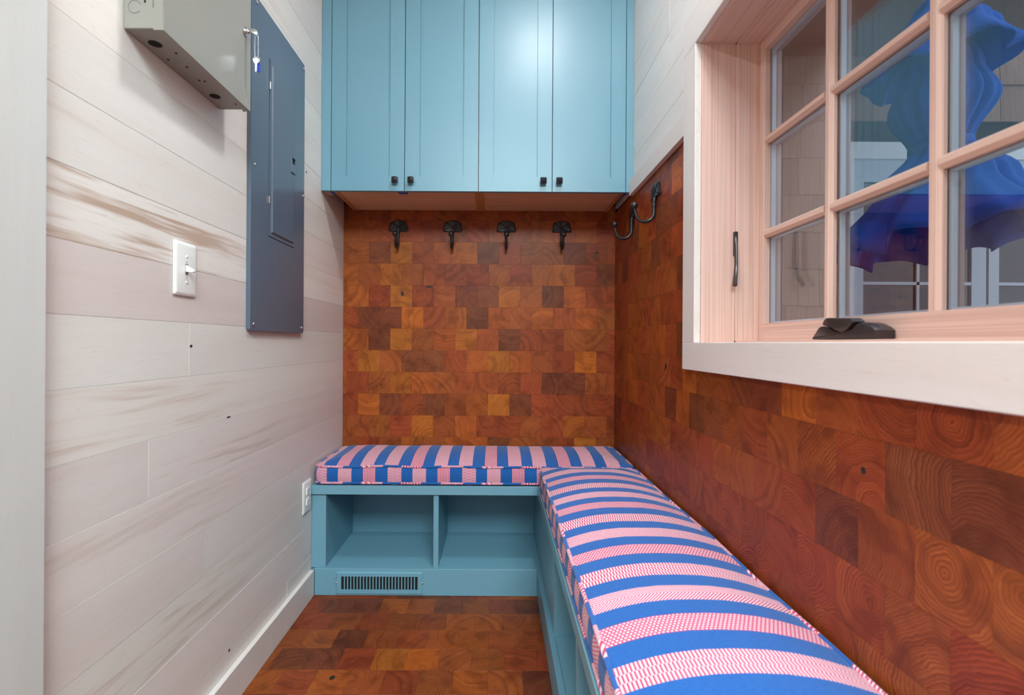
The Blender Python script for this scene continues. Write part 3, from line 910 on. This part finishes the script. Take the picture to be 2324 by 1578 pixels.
cabinet(-0.0785, 0.5262, 2, (0.5331, XR - 0.0006), 'teal shaker wall cabinet with two doors nearest the window', '')
def tape(x0, x1, y0, y1, z0, z1, lab):
    o = box('tape_strip', x0, x1, y0, y1, z0, z1, M['tape']); tag(o, lab, 'tape', 'blue tape scraps'); return o
def scrap(bm):
    pts = [(-0.022, -0.012), (0.024, -0.012), (0.016, 0.012), (0.018, 0.020), (0.011, 0.012), (-0.010, 0.012), (-0.015, 0.024), (-0.019, 0.006)]
    bm_prism(bm, pts, 'z', -0.0006, 0.0)
ts = build('tape_strip', scrap, M['tape'], None, (-0.398, CY + 0.040, CB + 0.0029))
tag(ts, 'scrap of blue masking tape under the cabinet below two knobs', 'tape', 'blue tape scraps')
tape(-0.7040, -0.6860, CY + 0.022, CY + 0.060, CB + 0.0025, CB + 0.0038, 'scrap of blue masking tape under the cabinet corner at the plank wall')
tape(0.5275, 0.5450, CY + 0.022, CY + 0.060, CB + 0.0025, CB + 0.0038, 'scrap of blue masking tape under the cabinet corner nearest the window')

# ------------------------------------------------------------------ benches
BT, BTH, KZ, KY = 0.434, 0.035, 0.106, 1.943
XF = 0.1655
def bev_box(*a, **k): return box(*a, bev=0.0009, **k)
bb = empty('storage_bench', (-0.28, 2.14, 0))
tag(bb, 'teal open storage bench with two cubbies along the back wall', 'bench', 'built in benches')
bev_box('bench_top', XL + 0.0006, XR - 0.001, KY, YB - 0.001, BT - BTH, BT, M['teal'], bb)
bev_box('kick_board', XL + 0.017, XF + 0.0, KY, KY + 0.018, 0.0005, KZ, M['teal'], bb)
box('bottom_shelf', XL + 0.0006, 0.19, KY + 0.0182, YB - 0.02, KZ - 0.018, KZ - 0.0002, M['teal'], bb)
box('back_panel', XL + 0.0006, 0.54, YB - 0.0195, YB - 0.001, KZ - 0.018, BT - BTH - 0.0005, M['teal'], bb)
bev_box('stile', XL + 0.0006, -0.674, KY + 0.010, KY + 0.030, KZ, BT - BTH - 0.0003, M['teal'], bb)
box('side_panel', -0.694, -0.6745, KY + 0.0305, YB - 0.02, KZ, BT - BTH - 0.0005, M['teal'], bb)
bev_box('divider', -0.247, -0.2265, KY + 0.010, YB - 0.02, KZ, BT - BTH - 0.0003, M['teal'], bb)
box('side_panel', 0.1805, 0.198, KY + 0.003, YB - 0.02, KZ, BT - BTH - 0.0005, M['teal'], bb)

rb = empty('storage_bench', (0.36, 0.9, 0))
tag(rb, 'long teal open storage bench below the window', 'bench', 'built in benches')
YE = 0.10
bev_box('bench_top', XF, XR - 0.001, YE, KY - 0.0006, BT - BTH, BT, M['teal'], rb)
bev_box('kick_board', XF, XF + 0.018, YE, KY - 0.0004, 0.0005, KZ, M['teal'], rb)
box('bottom_shelf', XF + 0.0184, XR - 0.001, YE, KY - 0.001, KZ - 0.018, KZ - 0.0004, M['teal'], rb)
bev_box('corner_panel', 0.1805, 0.198, 1.5205, KY + 0.002, KZ, BT - BTH - 0.0003, M['teal'], rb)
box('side_panel', 0.1805, XR - 0.02, 1.500, 1.520, KZ, BT - BTH - 0.0005, M['teal'], rb)
for y in (1.078, 0.64, YE):
    bev_box('divider', 0.1805, XR - 0.02, y, y + 0.020, KZ, BT - BTH - 0.0003, M['teal'], rb)
box('back_panel', XR - 0.0195, XR - 0.0015, YE, 1.94, KZ, BT - BTH - 0.0005, M['teal'], rb)

# floor register in the kick board
rg = empty('floor_register', (0, KY, 0.05))
k1 = KY / FPX
gx = lambda px: (px - 1127) * k1
gz = lambda py: CAMH - (py - 777.5) * k1
def rrect(x0, x1, z0, z1, r, n=5):
    pts = []
    for cx, cz, a0 in ((x1 - r, z1 - r, 0), (x0 + r, z1 - r, 90), (x0 + r, z0 + r, 180), (x1 - r, z0 + r, 270)):
        for k in range(n + 1):
            a = R(a0 + 90 * k / n); pts.append((cx + r * math.cos(a), cz + r * math.sin(a)))
    return pts
X0, X1, Z0, Z1 = gx(765), gx(964), gz(1350), gz(1297)
SX_0, SX_1, SZ_0, SZ_1 = gx(778.5), gx(951.5), gz(1338), gz(1308)
def regframe(bm):
    o1 = rrect(X0, X1, Z0, Z1, 0.006); o2 = rrect(X0 + 0.0035, X1 - 0.0035, Z0 + 0.0035, Z1 - 0.0035, 0.005); o3 = rrect(X0 + 0.006, X1 - 0.006, Z0 + 0.006, Z1 - 0.006, 0.004)
    inn = rrect(SX_0, SX_1, SZ_0, SZ_1, 0.0006)
    L = [[bm.verts.new((p[0], y - KY, p[1] - 0.05)) for p in o] for o, y in ((o1, KY - 0.0004), (o1, KY - 0.002), (o2, KY - 0.0025), (o3, KY - 0.0055), (inn, KY - 0.0055), (inn, KY - 0.0004))]
    n = len(o1)
    for a, b in zip(L[:-1], L[1:]):
        for k in range(n): bm.faces.new((a[k], a[(k + 1) % n], b[(k + 1) % n], b[k]))
build('frame', regframe, M['teal'], rg, (0, KY, 0.05))
box('duct_opening', SX_0, SX_1, KY - 0.0012, KY - 0.0004, SZ_0, SZ_1, M['dark'], rg)
for k in range(23):
    xx = SX_0 + (SX_1 - SX_0) * (k + 1) / 24.0
    box('louvre', xx - 0.0021, xx + 0.0021, KY - 0.0054, KY - 0.0015, SZ_0, SZ_1, M['teal'], rg)
def screw(parent, loc, axis_rot, r=0.0035, mat='chrome', h=0.002):
    def fn(bm):
        bm_sphere(bm, (0, 0, 0), r, (1, 1, 0.55), 12, 8)
    o = build('screw', fn, M[mat], parent, loc, axis_rot, smooth=True)
    return o
screw(rg, (gx(767), KY - 0.0035, gz(1323)), (R(90), 0, 0), 0.0042)
screw(rg, (gx(962), KY - 0.0035, gz(1323)), (R(90), 0, 0), 0.0042)
tag(rg, 'teal metal floor register with vertical slots in the kick board', 'register')

# ------------------------------------------------------------------ cushions
def rr_loop(a0, a1, b0, b1, r, na, nb, nc):
    """closed loop with a fixed number of points, long sides resampled evenly"""
    pts = []
    def side(p, q, n): return [(p[0] + (q[0] - p[0]) * k / n, p[1] + (q[1] - p[1]) * k / n) for k in range(n)]
    def arc(cx, cy, s): return [(cx + r * math.cos(R(s + 90 * k / nc)), cy + r * math.sin(R(s + 90 * k / nc))) for k in range(nc)]
    pts += side((a0 + r, b0), (a1 - r, b0), na); pts += arc(a1 - r, b0 + r, 270)
    pts += side((a1, b0 + r), (a1, b1 - r), nb); pts += arc(a1 - r, b1 - r, 0)
    pts += side((a1 - r, b1), (a0 + r, b1), na); pts += arc(a0 + r, b1 - r, 90)
    pts += side((a0, b1 - r), (a0, b0 + r), nb); pts += arc(a0 + r, b0 + r, 180)
    return pts
def cushion(name, a0, a1, b0, b1, z0, T, crown, world, utop, uside, label, seed):
    """a runs along the length, b across; world(a,b,z) gives the place in the room"""
    crng = random.Random(seed)
    hb = (b1 - b0) / 2; r = 0.028
    na, nb, nc = 90, 22, 5
    wav = [(crng.uniform(2, 9), crng.uniform(0, 6.28), crng.uniform(0.0006, 0.0016)) for _ in range(5)]
    def wob(s): return sum(c * math.sin(f * s + p) for f, p, c in wav)
    rings = []       # (points, z, kind)
    zs = [0.0, T * 0.10, T * 0.30, T * 0.5, T * 0.7, T * 0.9, T]
    for zz in zs:
        t = zz / T; bulge = 0.005 * math.sin(math.pi * t) - 0.002
        L = rr_loop(a0 - bulge, a1 + bulge, b0 - bulge, b1 + bulge, r, na, nb, nc)
        rings.append([(p[0], p[1], z0 + zz + (wob(p[0] * 3 + p[1]) if 0 < t else 0) * t) for p in L])
    nside = len(rings)
    ds = [0.004, 0.012, 0.025, 0.045, 0.07, 0.10, 0.14, 0.18]
    ds = [d for d in ds if d < hb - 0.012] + [hb - 0.006]
    for d in ds:
        t = d / hb
        L = rr_loop(a0 + d, a1 - d, b0 + d, b1 - d, max(r - d * 0.5, 0.0045), na, nb, nc)
        h = crown * (1 - (1 - min(t * 1.12, 1)) ** 2.0)
        rings.append([(p[0], p[1], z0 + T + wob(p[0] * 3 + p[1]) * (1 - t) + h + 0.0015 * math.sin(9 * p[0] + seed) * t) for p in L])
    me = bpy.data.meshes.new(name)
    verts = []; faces = []; uvs = []
    org = Vector(world((a0 + a1) / 2, (b0 + b1) / 2, z0))
    n = len(rings[0])
    for L in rings:
        for p in L: verts.append(Vector(world(*p)) - org)
    def uv_of(p, q, side):
        if not side: return (utop(p[0]), p[1])
        return None
    for i in range(len(rings) - 1):
        side = i < nside - 1
        for k in range(n):
            k2 = (k + 1) % n
            faces.append((i * n + k, i * n + k2, (i + 1) * n + k2, (i + 1) * n + k))
            ps = [rings[i][k], rings[i][k2], rings[i + 1][k2], rings[i + 1][k]]
            if side:
                da = abs(ps[1][0] - ps[0][0]); db = abs(ps[1][1] - ps[0][1])
                if da >= db: uvs += [(uside(p[0]), p[2]) for p in ps]
                else: uvs += [(0.30 + p[1] + (uside(p[0]) if da > 0.3 * db else 0) * 0, p[2]) for p in ps]
            else: uvs += [(utop(p[0]), p[1]) for p in ps]
    last = (len(rings) - 1) * n; Tq = na + nc + nb + nc
    polys = [(i, i + 1, Tq + na - i - 1, Tq + na - i) for i in range(na)]
    polys += [tuple(range(na, Tq + 1)), tuple(range(Tq + na, n)) + (0,)]
    for pl in polys:
        faces.append(tuple(last + k for k in pl)); uvs += [(utop(rings[-1][k][0]), rings[-1][k][1]) for k in pl]
    faces.append(tuple(range(n - 1, -1, -1))); uvs += [(0.07, rings[0][k][1]) for k in range(n - 1, -1, -1)]
    me.from_pydata([tuple(v) for v in verts], [], faces)
    uvl = me.uv_layers.new(name='cloth')
    for i, uv in enumerate(uvs): uvl.data[i].uv = uv
    c1_ = Vector(world(1, 0, 0)) - Vector(world(0, 0, 0)); c2_ = Vector(world(0, 1, 0)) - Vector(world(0, 0, 0))
    if c1_.cross(c2_).z < 0: me.flip_normals()
    o = link(name, me, M['cloth'], None, org, None, True)
    try: me.set_sharp_from_angle(angle=R(55))
    except Exception: pass
    tag(o, label, 'cushion', 'striped bench cushions')
    # piping cords
    for ri in (1, nside - 1):
        L = rings[ri]; cen = [Vector(world(p[0], p[1], p[2] - (0.0 if ri > 1 else 0.001))) - org for p in L]
        m_ = 8; rad = 0.0046; vv = []; ff = []; uu = []
        N_ = len(cen)
        acc = 0.0; arc = [0.0]
        for k in range(1, N_ + 1):
            acc += (cen[k % N_] - cen[k - 1]).length; arc.append(acc)
        for k in range(N_):
            tdir = (cen[(k + 1) % N_] - cen[k - 1]).normalized(); sd = tdir.cross(Vector((0, 0, 1))).normalized(); upv = sd.cross(tdir)
            for j in range(m_):
                an = 2 * math.pi * j / m_; vv.append(cen[k] + (sd * math.cos(an) + upv * math.sin(an)) * rad)
        for k in range(N_):
            for j in range(m_):
                j2 = (j + 1) % m_; k2 = (k + 1) % N_
                ff.append((k * m_ + j, k2 * m_ + j, k2 * m_ + j2, k * m_ + j2))
                def U(kk, jj): return (arc[kk] * 0.62 + 0.0 + jj * 0.0002, arc[kk] * 0.9 + jj * 0.0022)
                uu += [U(k, j), U(k + 1, j), U(k + 1, j + 1), U(k, j + 1)]
        pm = bpy.data.meshes.new('piping'); pm.from_pydata([tuple(v) for v in vv], [], ff)
        ul = pm.uv_layers.new(name='cloth')
        for i, uv in enumerate(uu): ul.data[i].uv = uv
        link('piping', pm, M['cloth'], o, org, None, True)
    return o
CT_ = 0.071
cushion('bench_cushion', XL + 0.010, XR - 0.012, 1.948, YB - 0.010, BT + 0.0035, CT_, 0.030,
        lambda a, b, z: (a, b, z), lambda a: -0.389 - a, lambda a: a + 0.724,
        'blue and pink striped bench cushion along the back wall', 3)
cushion('bench_cushion', 0.105, 1.938, XF + 0.007, XR - 0.012, BT + 0.0035, CT_, 0.032,
        lambda a, b, z: (b, a, z), lambda a: 1.63 - a, lambda a: 1.645 - a,
        'long blue and pink striped bench cushion under the window', 7)

# ------------------------------------------------------------------ hooks
def make_hook():
    t = empty('coat_hook', (0, 0, 0))
    outl = [(0.002, 0.029), (0.030, 0.021), (0.034, 0.018), (0.043, -0.016), (0.040, -0.021), (0.010, -0.022), (0.006, -0.026),
            (-0.006, -0.026), (-0.010, -0.022), (-0.040, -0.021), (-0.043, -0.016), (-0.034, 0.018), (-0.030, 0.021), (-0.014, 0.023)]
    def plate(bm):
        n = len(outl)
        a = [bm.verts.new((x, -0.0002, z)) for x, z in outl]
        b = [bm.verts.new((x, -0.0045, z)) for x, z in outl]
        c = [bm.verts.new((x * 0.86, -0.0060 - 0.0018 * (k % 2), z * 0.86)) for k, (x, z) in enumerate(outl)]
        ctr = bm.verts.new((0, -0.0052, -0.002))
        bm.faces.new(a)
        for k in range(n):
            k2 = (k + 1) % n
            bm.faces.new((a[k], a[k2], b[k2], b[k])); bm.faces.new((b[k], b[k2], c[k2], c[k])); bm.faces.new((c[k], c[k2], ctr))
    build('plate', plate, M['iron'], t)
    # two forged creases crossing on the plate
    build('crease', lambda bm: (bm_tube(bm, [(-0.030, -0.0068, 0.016), (0.0, -0.0060, -0.002), (0.018, -0.0066, -0.018)], 0.0011, 6),
                                bm_tube(bm, [(0.026, -0.0068, 0.017), (0.0, -0.0060, -0.002), (-0.014, -0.0066, -0.017)], 0.0011, 6)), M['dark'], t)
    path = [(0, -0.005, -0.020), (0, -0.0075, -0.030), (0, -0.008, -0.048), (0, -0.008, -0.066)]
    cy, cz, rr_ = -0.038, -0.070, 0.030
    for k in range(0, 13):
        a = R(0 - k * 14.0)
        path.append((0, cy + rr_ * math.cos(a), cz + rr_ * math.sin(a) * 1.0))
    path.append((0, -0.0715, -0.058))
    rads = [0.0068, 0.0058, 0.0054, 0.0058] + [0.0058] * 8 + [0.0055, 0.0052, 0.0050, 0.0047, 0.0045, 0.0043]
    auto_smooth(build('hook_arm', lambda bm: bm_tube(bm, path, rads[:len(path)], 12), M['iron'], t), 50)
    build('collar', lambda bm: (bm_sphere(bm, (0, -0.0078, -0.034), 0.0066, (1, 1, 0.7)), bm_sphere(bm, (0, -0.008, -0.050), 0.0066, (1, 1, 0.7))), M['iron'], t, smooth=True)
    build('ball_tip', lambda bm: bm_sphere(bm, (0, -0.0725, -0.047), 0.0122), M['iron'], t, smooth=True)
    return t
hook0 = make_hook()
HZ = CAMH + 0.553
spots = [((-0.471, YB - 0.0006, HZ), 0, 'black iron coat hook on the back wall nearest the plank wall'),
         ((-0.2125, YB - 0.0006, HZ), 0, 'black iron coat hook on the back wall, second from the plank wall'),
         ((0.043, YB - 0.0006, HZ), 0, 'black iron coat hook on the back wall, third from the plank wall'),
         ((0.306, YB - 0.0006, HZ), 0, 'black iron coat hook on the back wall nearest the corner'),
         ((XR - 0.0006, 2.030, HZ - 0.010), R(-90), 'black iron coat hook on the right wall beneath the cabinet edge'),
         ((XR - 0.0006, 1.740, HZ - 0.012), R(-90), 'black iron coat hook on the right wall nearest the window')]
for i, (lc, rz, lab) in enumerate(spots):
    if i == 0: h = hook0
    else:
        h = hook0.copy(); COL.objects.link(h)
        for ch in list(hook0.children):
            c = ch.copy(); COL.objects.link(c); c.parent = h
    h.scale = (1.1, 1.08, 1.08); h.location = lc; h.rotation_euler = (0, 0, rz)
    tag(h, lab, 'coat hook', 'black iron coat hooks')

# ------------------------------------------------------------------ beige metal box on the left wall
ex0, ex1 = XL + 0.0008, -0.6517
by0, by1, bz0, bz1 = 0.957, 1.293, CAMH + 0.606, CAMH + 0.606 + 0.56
mb = empty('metal_box', (XL, (by0 + by1) / 2, bz0))
tag(mb, 'beige steel utility box with locked cover on the plank wall', 'utility box')
lip = 0.020
boxes('body', [(ex0, ex1 - 0.0015, by0 + 0.001, by1 - 0.001, bz0 + 0.004, bz1 - 0.003)], M['beige_metal'], mb, bev=0.001)
cover = boxes('cover', [(ex1 - 0.0015, ex1, by0, by1, bz0, bz1), (ex1 - lip, ex1 - 0.0016, by0 - 0.0008, by0 + 0.0008, bz0, bz1),
                        (ex1 - lip, ex1 - 0.0016, by1 - 0.0008, by1 + 0.0008, bz0, bz1), (ex1 - lip * 0.8, ex1 - 0.0016, by0 + 0.001, by1 - 0.001, bz0 + 0.0002, bz0 + 0.0018)], M['beige_metal'], mb)
def hole(name, loc, r, axis, mat='dark'):
    build(name, lambda bm: bm_disc(bm, (0, 0, -0.0003 if axis == 'z' else 0), r, axis, 0.0006, 20), M[mat], mb, loc)
zb_ = bz0 + 0.0038
hole('knockout_hole', (-0.704, 1.008, zb_), 0.0125, 'z')
hole('knockout_hole', (-0.704, 1.222, zb_), 0.0125, 'z')
for (x_, y_) in ((-0.682, 1.040), (-0.7145, 1.064), (-0.692, 1.092), (-0.6985, 1.148), (-0.688, 1.152), (-0.6735, 1.262)):
    hole('screw_hole', (x_, y_, zb_), 0.0028, 'z')
build('knockout_ring', lambda bm: bm_tube(bm, [(0.0125 * math.cos(R(a)), 0, 0.0125 * math.sin(R(a))) for a in range(20, 330, 10)], 0.0006, 6), M['slot'], mb, (-0.7095, by0 + 0.0008, CAMH + 0.652))
box('slot', -0.691, -0.688, by0 + 0.0002, by0 + 0.0012, CAMH + 0.660, CAMH + 0.675, M['dark'], mb)
box('slot', -0.6735, -0.672, by0 + 0.0002, by0 + 0.0012, CAMH + 0.650, CAMH + 0.690, M['dark'], mb)
# lock on the cover
LY, LZ = 1.262, CAMH + 0.797
lk = build('lock', lambda bm: (bm_disc(bm, (0, 0, 0), 0.0105, 'x', 0.004, 22, 0.0015), bm_disc(bm, (0.004, 0, 0), 0.0065, 'x', 0.007, 18, 0.001)), M['chrome'], mb, (ex1 + 0.0002, LY, LZ))
auto_smooth(lk, 40)
auto_smooth(build('key_bow', lambda bm: bm_prism(bm, [(0.011, 0.003), (0.017, 0.0055), (0.026, 0.0055), (0.032, 0.002), (0.034, -0.005), (0.032, -0.011), (0.028, -0.0075), (0.020, -0.003), (0.011, -0.003)], 'y', -0.004, 0.004, 0.001), M['chrome'], lk, (ex1, LY, LZ)), 40)
# keys on a bead chain hanging from the lock
kc = empty('key_chain', (ex1 + 0.032, LY, LZ - 0.06))
tag(kc, 'small keys with blue tag on a bead chain hanging from the lock', 'keys')
def beads(bm):
    n = 20
    for sgn, xo in ((-1, -0.0045), (1, 0.0035)):
        for k in range(n):
            bm_sphere(bm, (xo * (1 - 0.35 * abs(k / n - 0.5)), sgn * 0.0015, 0.047 - k * 0.00275), 0.00125, u=8, v=5)
build('bead_chain', beads, M['chrome'], kc, (ex1 + 0.0310, LY, LZ - 0.06), smooth=True)
build('split_ring', lambda bm: bm_tube(bm, [(0.0085 * math.cos(R(a)), 0, 0.0085 * math.sin(R(a))) for a in range(0, 361, 15)], 0.0008, 8), M['chrome'], kc, (ex1 + 0.0310, LY - 0.001, LZ - 0.0735), smooth=True)
def key(bm):
    pts = [(-0.006, -0.004), (-0.0075, 0.002), (-0.005, 0.0075), (0.0, 0.0095), (0.005, 0.0075), (0.0075, 0.002), (0.006, -0.004), (0.0028, -0.0065), (0.0028, -0.012), (0.0016, -0.014), (0.0028, -0.017), (0.0014, -0.020), (0.0026, -0.023), (0.0, -0.029), (-0.0026, -0.026), (-0.0028, -0.0065)]
    bm_prism(bm, pts, 'y', -0.0008, 0.0008)
build('key', key, M['chrome'], kc, (ex1 + 0.0315, LY - 0.003, LZ - 0.0775))
build('key_tag', lambda bm: bm_prism(bm, [(-0.004, -0.024), (0.0045, -0.023), (0.0045, -0.004), (0.002, -0.001), (-0.003, -0.002)], 'y', -0.0008, 0.0008), M['blue_tag'], kc, (ex1 + 0.0360, LY + 0.001, LZ - 0.0800))

# ------------------------------------------------------------------ grey electrical panel
ep = empty('electrical_panel', (XL, 1.63, CAMH + 0.034))
tag(ep, 'tall slate grey electrical panel cover set on the plank wall', 'electrical panel')
PY0, PY1, PZ0, PZ1 = 1.433, 1.828, CAMH + 0.033, CAMH + 1.027
px = XL + 0.0008; pf = XL + 0.0125
def cov(bm):
    bm_prism(bm, rrect(PY0 - 1.63, PY1 - 1.63, PZ0 - PZ0, PZ1 - PZ0, 0.007), 'x', px, pf, 0.003, 3)
ecv = build('cover', cov, M['grey_metal'], ep, (0, 1.63, PZ0)); auto_smooth(ecv, 35)
DY0, DY1, DZ0, DZ1 = 1.546, 1.738, CAMH + 0.333, CAMH + 0.890
def frame_gap(bm):
    g = 0.0012
    bm_box(bm, pf - 0.0002, pf + 0.0003, DY0 - g, DY1 + g, DZ0 - g, DZ1 + g)
    bmesh.ops.translate(bm, verts=bm.verts, vec=-Vector((pf, DY0, DZ0)))
build('door_gap', frame_gap, M['dark'], ep, (pf, DY0, DZ0))
def pdoor(bm):
    a = rrect(DY0, DY1, DZ0, DZ1, 0.004); b = rrect(DY0 + 0.011, DY1 - 0.011, DZ0 + 0.011, DZ1 - 0.011, 0.004); c = rrect(DY0 + 0.0155, DY1 - 0.0155, DZ0 + 0.0155, DZ1 - 0.0155, 0.003)
    O = Vector((pf, DY0, DZ0))
    L = [[bm.verts.new(Vector((x, p[0], p[1])) - O) for p in o] for o, x in ((a, pf + 0.0004), (a, pf + 0.0018), (b, pf + 0.0020), (c, pf + 0.0062))]
    n = len(a)
    for q, w in zip(L[:-1], L[1:]):
        for k in range(n): bm.faces.new((q[k], q[(k + 1) % n], w[(k + 1) % n], w[k]))
    bm.faces.new(L[-1]); bm.faces.new(L[0])
pd = build('panel_door', pdoor, M['grey_metal'], ep, (pf, DY0, DZ0))
LTY, LTZ = 1.7125, CAMH + 0.615
def latchf(bm):
    bm_box(bm, pf + 0.0063, pf + 0.0095, LTY - 0.017, LTY + 0.017, LTZ - 0.028, LTZ - 0.023)
    bm_box(bm, pf + 0.0063, pf + 0.0095, LTY - 0.017, LTY + 0.017, LTZ + 0.023, LTZ + 0.028)
    bm_box(bm, pf + 0.0063, pf + 0.0095, LTY - 0.017, LTY - 0.013, LTZ - 0.023, LTZ + 0.023)
    bm_box(bm, pf + 0.0063, pf + 0.0095, LTY + 0.013, LTY + 0.017, LTZ - 0.023, LTZ + 0.023)
    bm_box(bm, pf + 0.0063, pf + 0.0085, LTY - 0.013, LTY + 0.013, LTZ - 0.023, LTZ + 0.004)
    bmesh.ops.translate(bm, verts=bm.verts, vec=-Vector((pf, LTY, LTZ)))
build('latch', latchf, M['grey_metal'], pd, (pf, LTY, LTZ))
box('latch_recess', pf + 0.0063, pf + 0.0066, LTY - 0.013, LTY + 0.013, LTZ + 0.004, LTZ + 0.023, M['dark'], pd)
for zc in (CAMH + 0.806, CAMH + 0.446):
    box('hinge', pf + 0.0004, pf + 0.005, DY0 - 0.004, DY0 + 0.001, zc - 0.012, zc + 0.012, M['chrome'], ep, 0.0008)
for (y_, z_) in ((1.455, CAMH + 0.525), (1.818, CAMH + 0.540), (1.4525, CAMH + 0.052), (1.811, CAMH + 0.052), (1.463, CAMH + 1.011), (1.817, CAMH + 1.010)):
    screw(ep, (pf + 0.001, y_, z_), (0, R(90), 0), 0.0052, 'zinc')

# ------------------------------------------------------------------ switch and outlet
def plate_mesh(bm, w, h):
    a = rrect(-w / 2, w / 2, -h / 2, h / 2, 0.004); b = rrect(-w / 2 + 0.007, w / 2 - 0.007, -h / 2 + 0.007, h / 2 - 0.007, 0.003)
    c = rrect(-w / 2 + 0.003, w / 2 - 0.003, -h / 2 + 0.003, h / 2 - 0.003, 0.004)
    n = len(a)
    L = [[bm.verts.new((x, p[0], p[1])) for p in o] for o, x in ((a, 0.0008), (a, 0.0035), (c, 0.0052), (b, 0.0066))]
    for q, ww in zip(L[:-1], L[1:]):
        for k in range(n): bm.faces.new((q[k], q[(k + 1) % n], ww[(k + 1) % n], ww[k]))
    bm.faces.new(L[0]); bm.faces.new(L[-1])
swy, swz = 1.148, CAMH + 0.168
sw = empty('light_switch', (XL, swy, swz))
tag(sw, 'white toggle light switch plate below the beige box', 'light switch')
auto_smooth(build('wall_plate', lambda bm: plate_mesh(bm, 0.081, 0.124), M['plastic'], sw, (XL, swy, swz)), 25)
build('toggle', lambda bm: bm_prism(bm, [(0.005, -0.006), (0.0066, 0.010), (0.012, 0.006), (0.024, -0.0005), (0.0255, -0.005), (0.023, -0.0075)], 'y', -0.0042, 0.0042, 0.0008), M['plastic'], sw, (XL, swy, swz))
box('toggle_slot', XL + 0.0066, XL + 0.0070, swy - 0.0055, swy + 0.0055, swz - 0.0125, swz + 0.0125, M['slot'], sw)
for zz in (0.030, -0.030): screw(sw, (XL + 0.0068, swy, swz + zz), (0, R(90), 0), 0.0033, 'plastic')
screw(sw, (XL + 0.0066, swy, swz + 0.0165), (0, R(90), 0), 0.0018, 'slot')
owy, owz = 1.897, 0.4055
ow = empty('wall_outlet', (XL, owy, owz))
tag(ow, 'white duplex outlet on the plank wall beside the bench', 'outlet')
auto_smooth(build('wall_plate', lambda bm: plate_mesh(bm, 0.080, 0.122), M['plastic'], ow, (XL, owy, owz)), 25)
for dz in (0.0205, -0.0205):
    rc = build('receptacle', lambda bm: bm_prism(bm, rrect(-0.0165, 0.0165, -0.0145, 0.0145, 0.009), 'x', 0.0062, 0.0095, 0.0008), M['plastic'], ow, (XL, owy, owz + dz))
    for sy in (-0.0062, 0.0062): box('slot', XL + 0.0096, XL + 0.0099, owy + sy - 0.0011, owy + sy + 0.0011, owz + dz - 0.001, owz + dz + 0.0075, M['slot'], rc)
    build('ground_hole', lambda bm: bm_disc(bm, (0, 0, 0), 0.0024, 'x', 0.0004, 12), M['slot'], rc, (XL + 0.0096, owy, owz + dz - 0.007))
screw(ow, (XL + 0.0068, owy, owz), (0, R(90), 0), 0.003, 'plastic')
